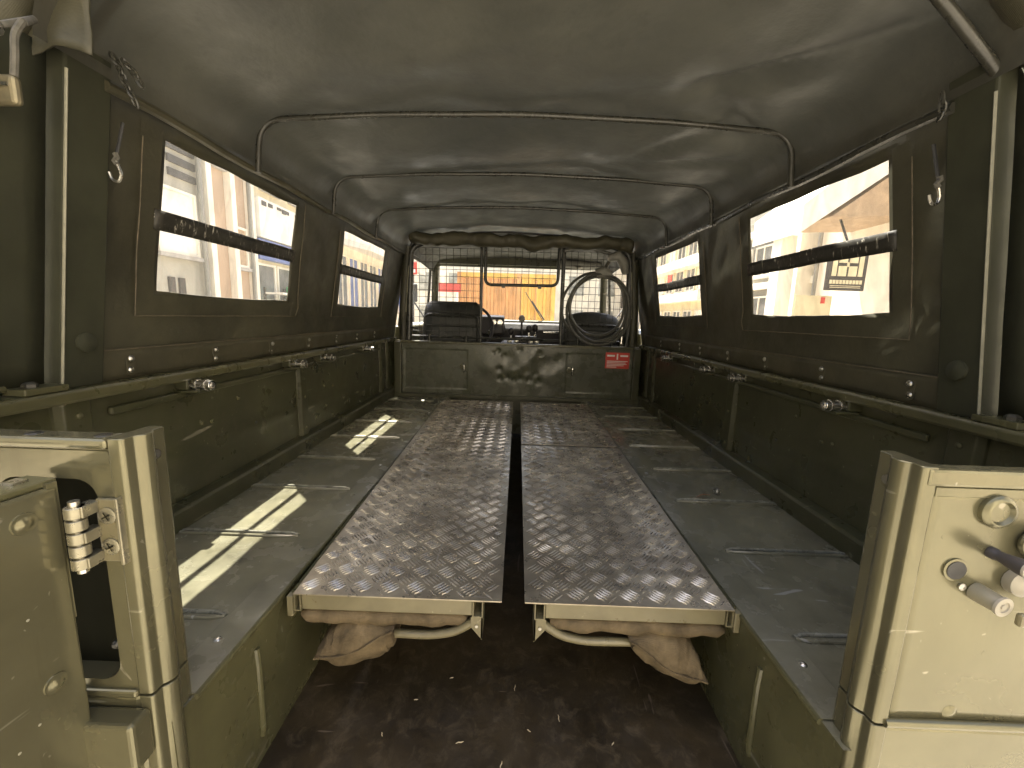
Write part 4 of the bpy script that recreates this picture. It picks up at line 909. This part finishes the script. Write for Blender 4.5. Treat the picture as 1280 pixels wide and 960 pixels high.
MB().prism([(LX, 13.3, 3.25), (LX, 13.3, 3.05), (LX+1.2, 13.3, 2.80), (LX+1.2, 13.3, 2.95)], (0, 8, 0)).build('awning', cloth_w, Dd)
MB().box(LX, LX+.5, 13.3, 17.3, GZ+.12, .75).build('counter', tanp, Dd)
# right row
RX = 7.2
E1 = building('white_building', RX, -1, -4, 10.0, 6.4, render_w, 'white building with slanting white awning and cream eaves')
shop_window(E1, RX, 5.5, 7.5, .2, 2.6, -1); shop_window(E1, RX, 2.0, 4.4, .2, 2.6, -1); shop_window(E1, RX, 8.4, 9.4, 3.2, 4.4, -1)
MB().prism([(RX, 7.6, 4.75), (RX, 7.6, 4.05), (5.15, 7.6, 2.55), (5.15, 7.6, 3.05)], (0, 1.6, 0)).build('awning', cloth_w, E1)
MB().prism([(RX, 7.62, 4.0), (RX, 7.62, 2.9), (5.7, 7.62, 2.85)], (0, 1.5, 0)).build('awning_lining', tanp, E1)
MB().box(5.2, 5.5, 8.2, 8.5, GZ+.1, 2.62).build('awning_post', render_w, E1)
E2 = building('stone_building', RX+.2, -1, 10.0, 15.5, 7.0, stonew, 'pale stone block building with bands and tall white column')
for z in (1.9, 3.5): MB().box(RX, RX+.2, 10.0, 15.5, z, z+.18).build('band', render_w, E2)
MB().box(RX-.35, RX+.2, 10.2, 10.9, GZ, 7.0).build('column', render_w, E2)
for k in range(4): shop_window(E2, RX+.2, 11.1+1.1*k, 12.0+1.1*k, .5, 1.7, -1, split=2); shop_window(E2, RX+.2, 11.1+1.1*k, 12.0+1.1*k, 2.3, 3.2, -1, split=2)
E3 = building('apartment_block', RX, -1, 15.5, 27, 8, render_c, 'cream apartment block with rows of balcony bands')
for z in (1.7, 3.1, 4.5): MB().box(RX-.5, RX, 15.6, 26.9, z, z+.35).build('balcony', render_w, E3)
for k in range(9):
    for z in (.4, 2.15, 3.55): shop_window(E3, RX, 15.9+1.2*k, 16.8+1.2*k, z, z+.95, -1, gl=glassg if (k*3+int(z*2)) % 4 else cloth_w, split=2)
MB().box(RX-.54, RX-.5, 18.4, 18.8, 2.5, 2.9).build('red_notice', redm, E3) 
MB().box(RX-.54, RX-.5, 18.0, 18.9, 2.5, 2.9).build('balcony_board', render_w, E3) if False else None
# black hanging sign with its cream monogram
sg = thing('hanging_sign', (6.05, 7.55, 1.52), 'black square sign with cream double H monogram under the white awning', 'sign')
SH = .27
MB().box(5.42+SH, 6.14+SH, 7.52, 7.57, 1.52, 2.30).build('sign_board', signblk, sg, bevel=.01)
for (x0, x1, z0, z1) in ((5.50, 5.58, 1.78, 2.22), (5.98, 6.06, 1.78, 2.22), (5.61, 5.76, 1.78, 1.96), (5.80, 5.95, 1.78, 1.96), (5.61, 5.76, 2.02, 2.22), (5.80, 5.95, 2.02, 2.22), (5.76, 5.80, 1.95, 2.03)):
    MB().box(x0+SH, x1+SH, 7.505, 7.519, z0, z1).build('monogram_block', goldl, sg)
for k in range(10): MB().box(SH+5.48+.061*k, SH+5.48+.061*k+.045, 7.508, 7.519, 1.64, 1.71).build('lettering', goldl, sg)
for k in range(2): MB().box(5.50+SH, 6.06+SH, 7.510, 7.519, 1.57+.03*k, 1.58+.03*k).build('lettering_line', goldl, sg)
MB().tube([(5.78+SH, 7.55, 2.30), (5.78+SH, 7.9, 2.9)], .02, 8).build('sign_bracket', dark, sg)
fl = thing('menu_stand', (5.9, 8.0, GZ+.12), 'tan menu stand with a red tab under the black sign', 'stand')
MB().prism([(5.5, 8.0, GZ+.12), (6.2, 8.0, GZ+.12), (6.2, 8.0, 1.45), (5.5, 8.0, 1.45)], (0, .06, 0)).build('stand_board', goldl, fl)
MB().box(5.98, 6.05, 7.975, 7.999, 1.30, 1.42).build('stand_tab', redm, fl)
# ahead: shipping container
ct = thing('shipping_container', (-.38, 13.3, GZ), 'ochre and orange corrugated container across the road ahead', 'container')
CX0, CX1, CY, CH = -1.73, .96, 12.2, 2.9
for k in range(12):
    w_ = (CX1-CX0)/12; x = CX0+w_*k
    P = [(x, CY, GZ+.15), (x+w_*.30, CY, GZ+.15), (x+w_*.42, CY+.05, GZ+.15), (x+w_*.88, CY+.05, GZ+.15), (x+w_, CY, GZ+.15), (x+w_, CY+.09, GZ+.15), (x, CY+.09, GZ+.15)]
    MB().prism(P, (0, 0, CH-.3)).build('corrugated_panel', orange if x < -.06 else ochre, ct)
MB().box(CX0, CX1, CY-.02, CY+2.4, GZ+CH-.15, GZ+CH).build('top_rail', ochre, ct); MB().box(CX0, CX1, CY-.02, CY+2.4, GZ, GZ+.15).build('bottom_rail', ochre, ct)
for x in (CX0-.12, -.08, CX1): MB().box(x, x+.12, CY-.04, CY+.10, GZ, GZ+CH).build('corner_post', orange if x < 0 else ochre, ct)
MB().box(CX0, CX1, CY+.12, CY+2.38, GZ+.16, GZ+CH-.16).build('container_body', ochre, ct)
for (x, h) in ((-.55, .9), (-1.1, .8), (.5, .9)): MB().tube([(x, CY-.05, GZ+.2), (x, CY-.05, GZ+CH-.2)], .022, 8).build('locking_bar', orange, ct)
# end of the street
En = building('street_end_block', 0, 1, 0, 1, 1, render_c, 'x') if False else None
eb = thing('far_terrace', (0, 31, GZ), 'pale terrace closing the far end of the street', 'building')
MB().box(-14, 14, 28, 34, GZ, 7).build('wall', render_w, eb); MB().box(-14.2, 14.2, 27.8, 34.2, 7, 7.3).build('cornice', render_w, eb)
for k in range(13):
    for z in (.1, 2.3, 4.5):
        f = MB().box(-12.8+2*k, -11.6+2*k, 27.94, 28.0, z, z+1.4).build('window', render_w, eb)
        MB().box(-12.72+2*k, -11.68+2*k, 27.925, 27.94, z+.08, z+1.32).build('pane', glassp, f)
# cars
def make_car(loc, rz, label, body):
    t = thing('parked_car', loc, label, 'car', 'cars parked ahead of the truck')
    M_ = Matrix.Translation(Vector(loc)) @ Matrix.Rotation(rz, 4, 'Z')
    inv = Matrix.Translation(-Vector(loc))
    def fin(g, name, m_, par, **k):
        g.v = [tuple((Matrix.Translation(Vector(loc)) @ Matrix.Rotation(rz, 4, 'Z')) @ Vector(p)) for p in g.v]; return g.build(name, m_, par, **k)
    pr_ = [(-2.05, .32), (-2.1, .62), (-1.95, .86), (-1.0, .95), (-.35, 1.42), (.85, 1.46), (1.55, 1.02), (2.05, .92), (2.1, .45), (1.95, .28)]
    g = MB(); sec = [(-.84, .94), (-.80, .985), (-.62, 1.0), (.62, 1.0), (.80, .985), (.84, .94)]
    n_ = len(pr_); vs = []
    for (y, s_) in sec:
        for (x, z) in pr_: vs.append((x*s_, y*(1 if z < 1 else .84), .3+(z-.3)*(s_ if z > 1 else 1)))
    fs = [(a*n_+i, a*n_+(i+1) % n_, (a+1)*n_+(i+1) % n_, (a+1)*n_+i) for a in range(5) for i in range(n_)]
    fs += [tuple(range(n_))[::-1], tuple(5*n_+i for i in range(n_))]
    b = fin(g.add(vs, fs), 'body', body, t, bevel=.05, seg=3)
    for sy in (-1, 1):
        fin(MB().prism([(-.85, sy*.735, .99), (-.32, sy*.715, 1.36), (.20, sy*.715, 1.38), (.20, sy*.735, .99)][::sy], (0, sy*.035, 0)), 'window', glassd, b)
        fin(MB().prism([(.27, sy*.735, .99), (.27, sy*.715, 1.38), (.80, sy*.715, 1.38), (1.35, sy*.735, 1.03)][::sy], (0, sy*.035, 0)), 'window', glassd, b)
        for x in (-1.3, 1.28):
            wl = fin(MB().lathe((x, sy*.66, .31), (0, sy, 0), [(0, .2), (.02, .29), (.16, .31), (.19, .28), (.20, .2)], 22), 'wheel', tyre, t)
            fin(MB().lathe((x, sy*.845, .31), (0, sy, 0), [(0, .2), (.02, .19), (.015, .05)], 16), 'rim', zinc, wl)
        fin(MB().box(2.03, 2.10, sy*.50, sy*.78, .70, .82), 'tail_lamp', redm, t, bevel=.02)
        fin(MB().box(-2.09, -1.98, sy*.48, sy*.76, .64, .78), 'headlight', chrome, t, bevel=.02)
    fin(MB().add([(-.98, -.62, .975), (-.98, .62, .975), (-.37, .54, 1.405), (-.37, -.54, 1.405)], [(0, 1, 2, 3)]), 'windscreen', glassd, b, solid=.01)
    fin(MB().add([(.88, -.54, 1.455), (.88, .54, 1.455), (1.53, .62, 1.055), (1.53, -.62, 1.055)], [(0, 1, 2, 3)]), 'rear_window', glassd, b, solid=.01)
    return t
make_car((-2.0, 9.2, GZ), R(62), 'white car parked before the orange end of the container', carwhite)
make_car((2.45, 9.6, GZ), R(120), 'white car parked beside the ochre end of the container', carwhite)
make_car((3.1, 15.5+3.5, GZ), R(90), 'silver car parked near the apartment block', mat('car_silver', (.45, .45, .45), .3, metal=.4, coat=.5))
rs = thing('red_barrier', (-2.1, 11.3, GZ), 'red barrier board on white posts in front of the orange container end', 'barrier')
MB().box(-2.35, -1.62, 11.28, 11.33, 1.48, 1.72).build('barrier_board', redm, rs)
for x in (-2.25, -1.72): MB().box(x-.03, x+.03, 11.27, 11.34, GZ, 1.48).build('barrier_post', white, rs)
rd = thing('street_sign', (-3.05, 11.6, GZ), 'square red street sign with white stripe on a dark post', 'sign')
MB().box(-3.22, -2.90, 11.58, 11.62, 1.95, 2.30).build('sign_plate', redm, rd, bevel=.03)
MB().box(-3.17, -2.95, 11.565, 11.579, 2.00, 2.09).build('sign_stripe', white, rd)
MB().cyl((-3.05, 11.64, GZ), (-3.05, 11.64, 2.3), .05, n=12).build('sign_post', dashm, rd)
# unseen houses behind the camera; white one added to bounce sun forward
bh_ = thing('added_white_house', (5.2, -10, GZ), 'unseen white rendered house added to bounce sun into the open rear of the truck', 'building')
MB().box(.4, 10, -14, -7.0, GZ, 6.4).build('wall', render_w, bh_); MB().box(.3, 10.1, -14.1, -6.9, 6.4, 6.7).build('cornice', render_w, bh_)
bh2 = thing('grey_terrace', (-8, -9, GZ), 'grey rendered terrace facing the truck beside the white house', 'building')
MB().box(-14, .2, -14, -8.0, GZ, 5.8).build('wall', render_g, bh2); MB().box(-14.1, .1, -14.1, -7.9, 5.8, 6.1).build('cornice', render_c, bh2)
for (xx, par, yy) in ((4.6, bh_, -7.0), (7.6, bh_, -7.0), (-4.5, bh2, -8.0), (-8.0, bh2, -8.0)):
    for z in (.3, 3.2):
        f = MB().box(xx-.65, xx+.65, yy, yy+.05, z, z+1.6).build('window', render_c, par)
        MB().box(xx-.57, xx+.57, yy+.05, yy+.06, z+.08, z+1.52).build('pane', glassd, f)
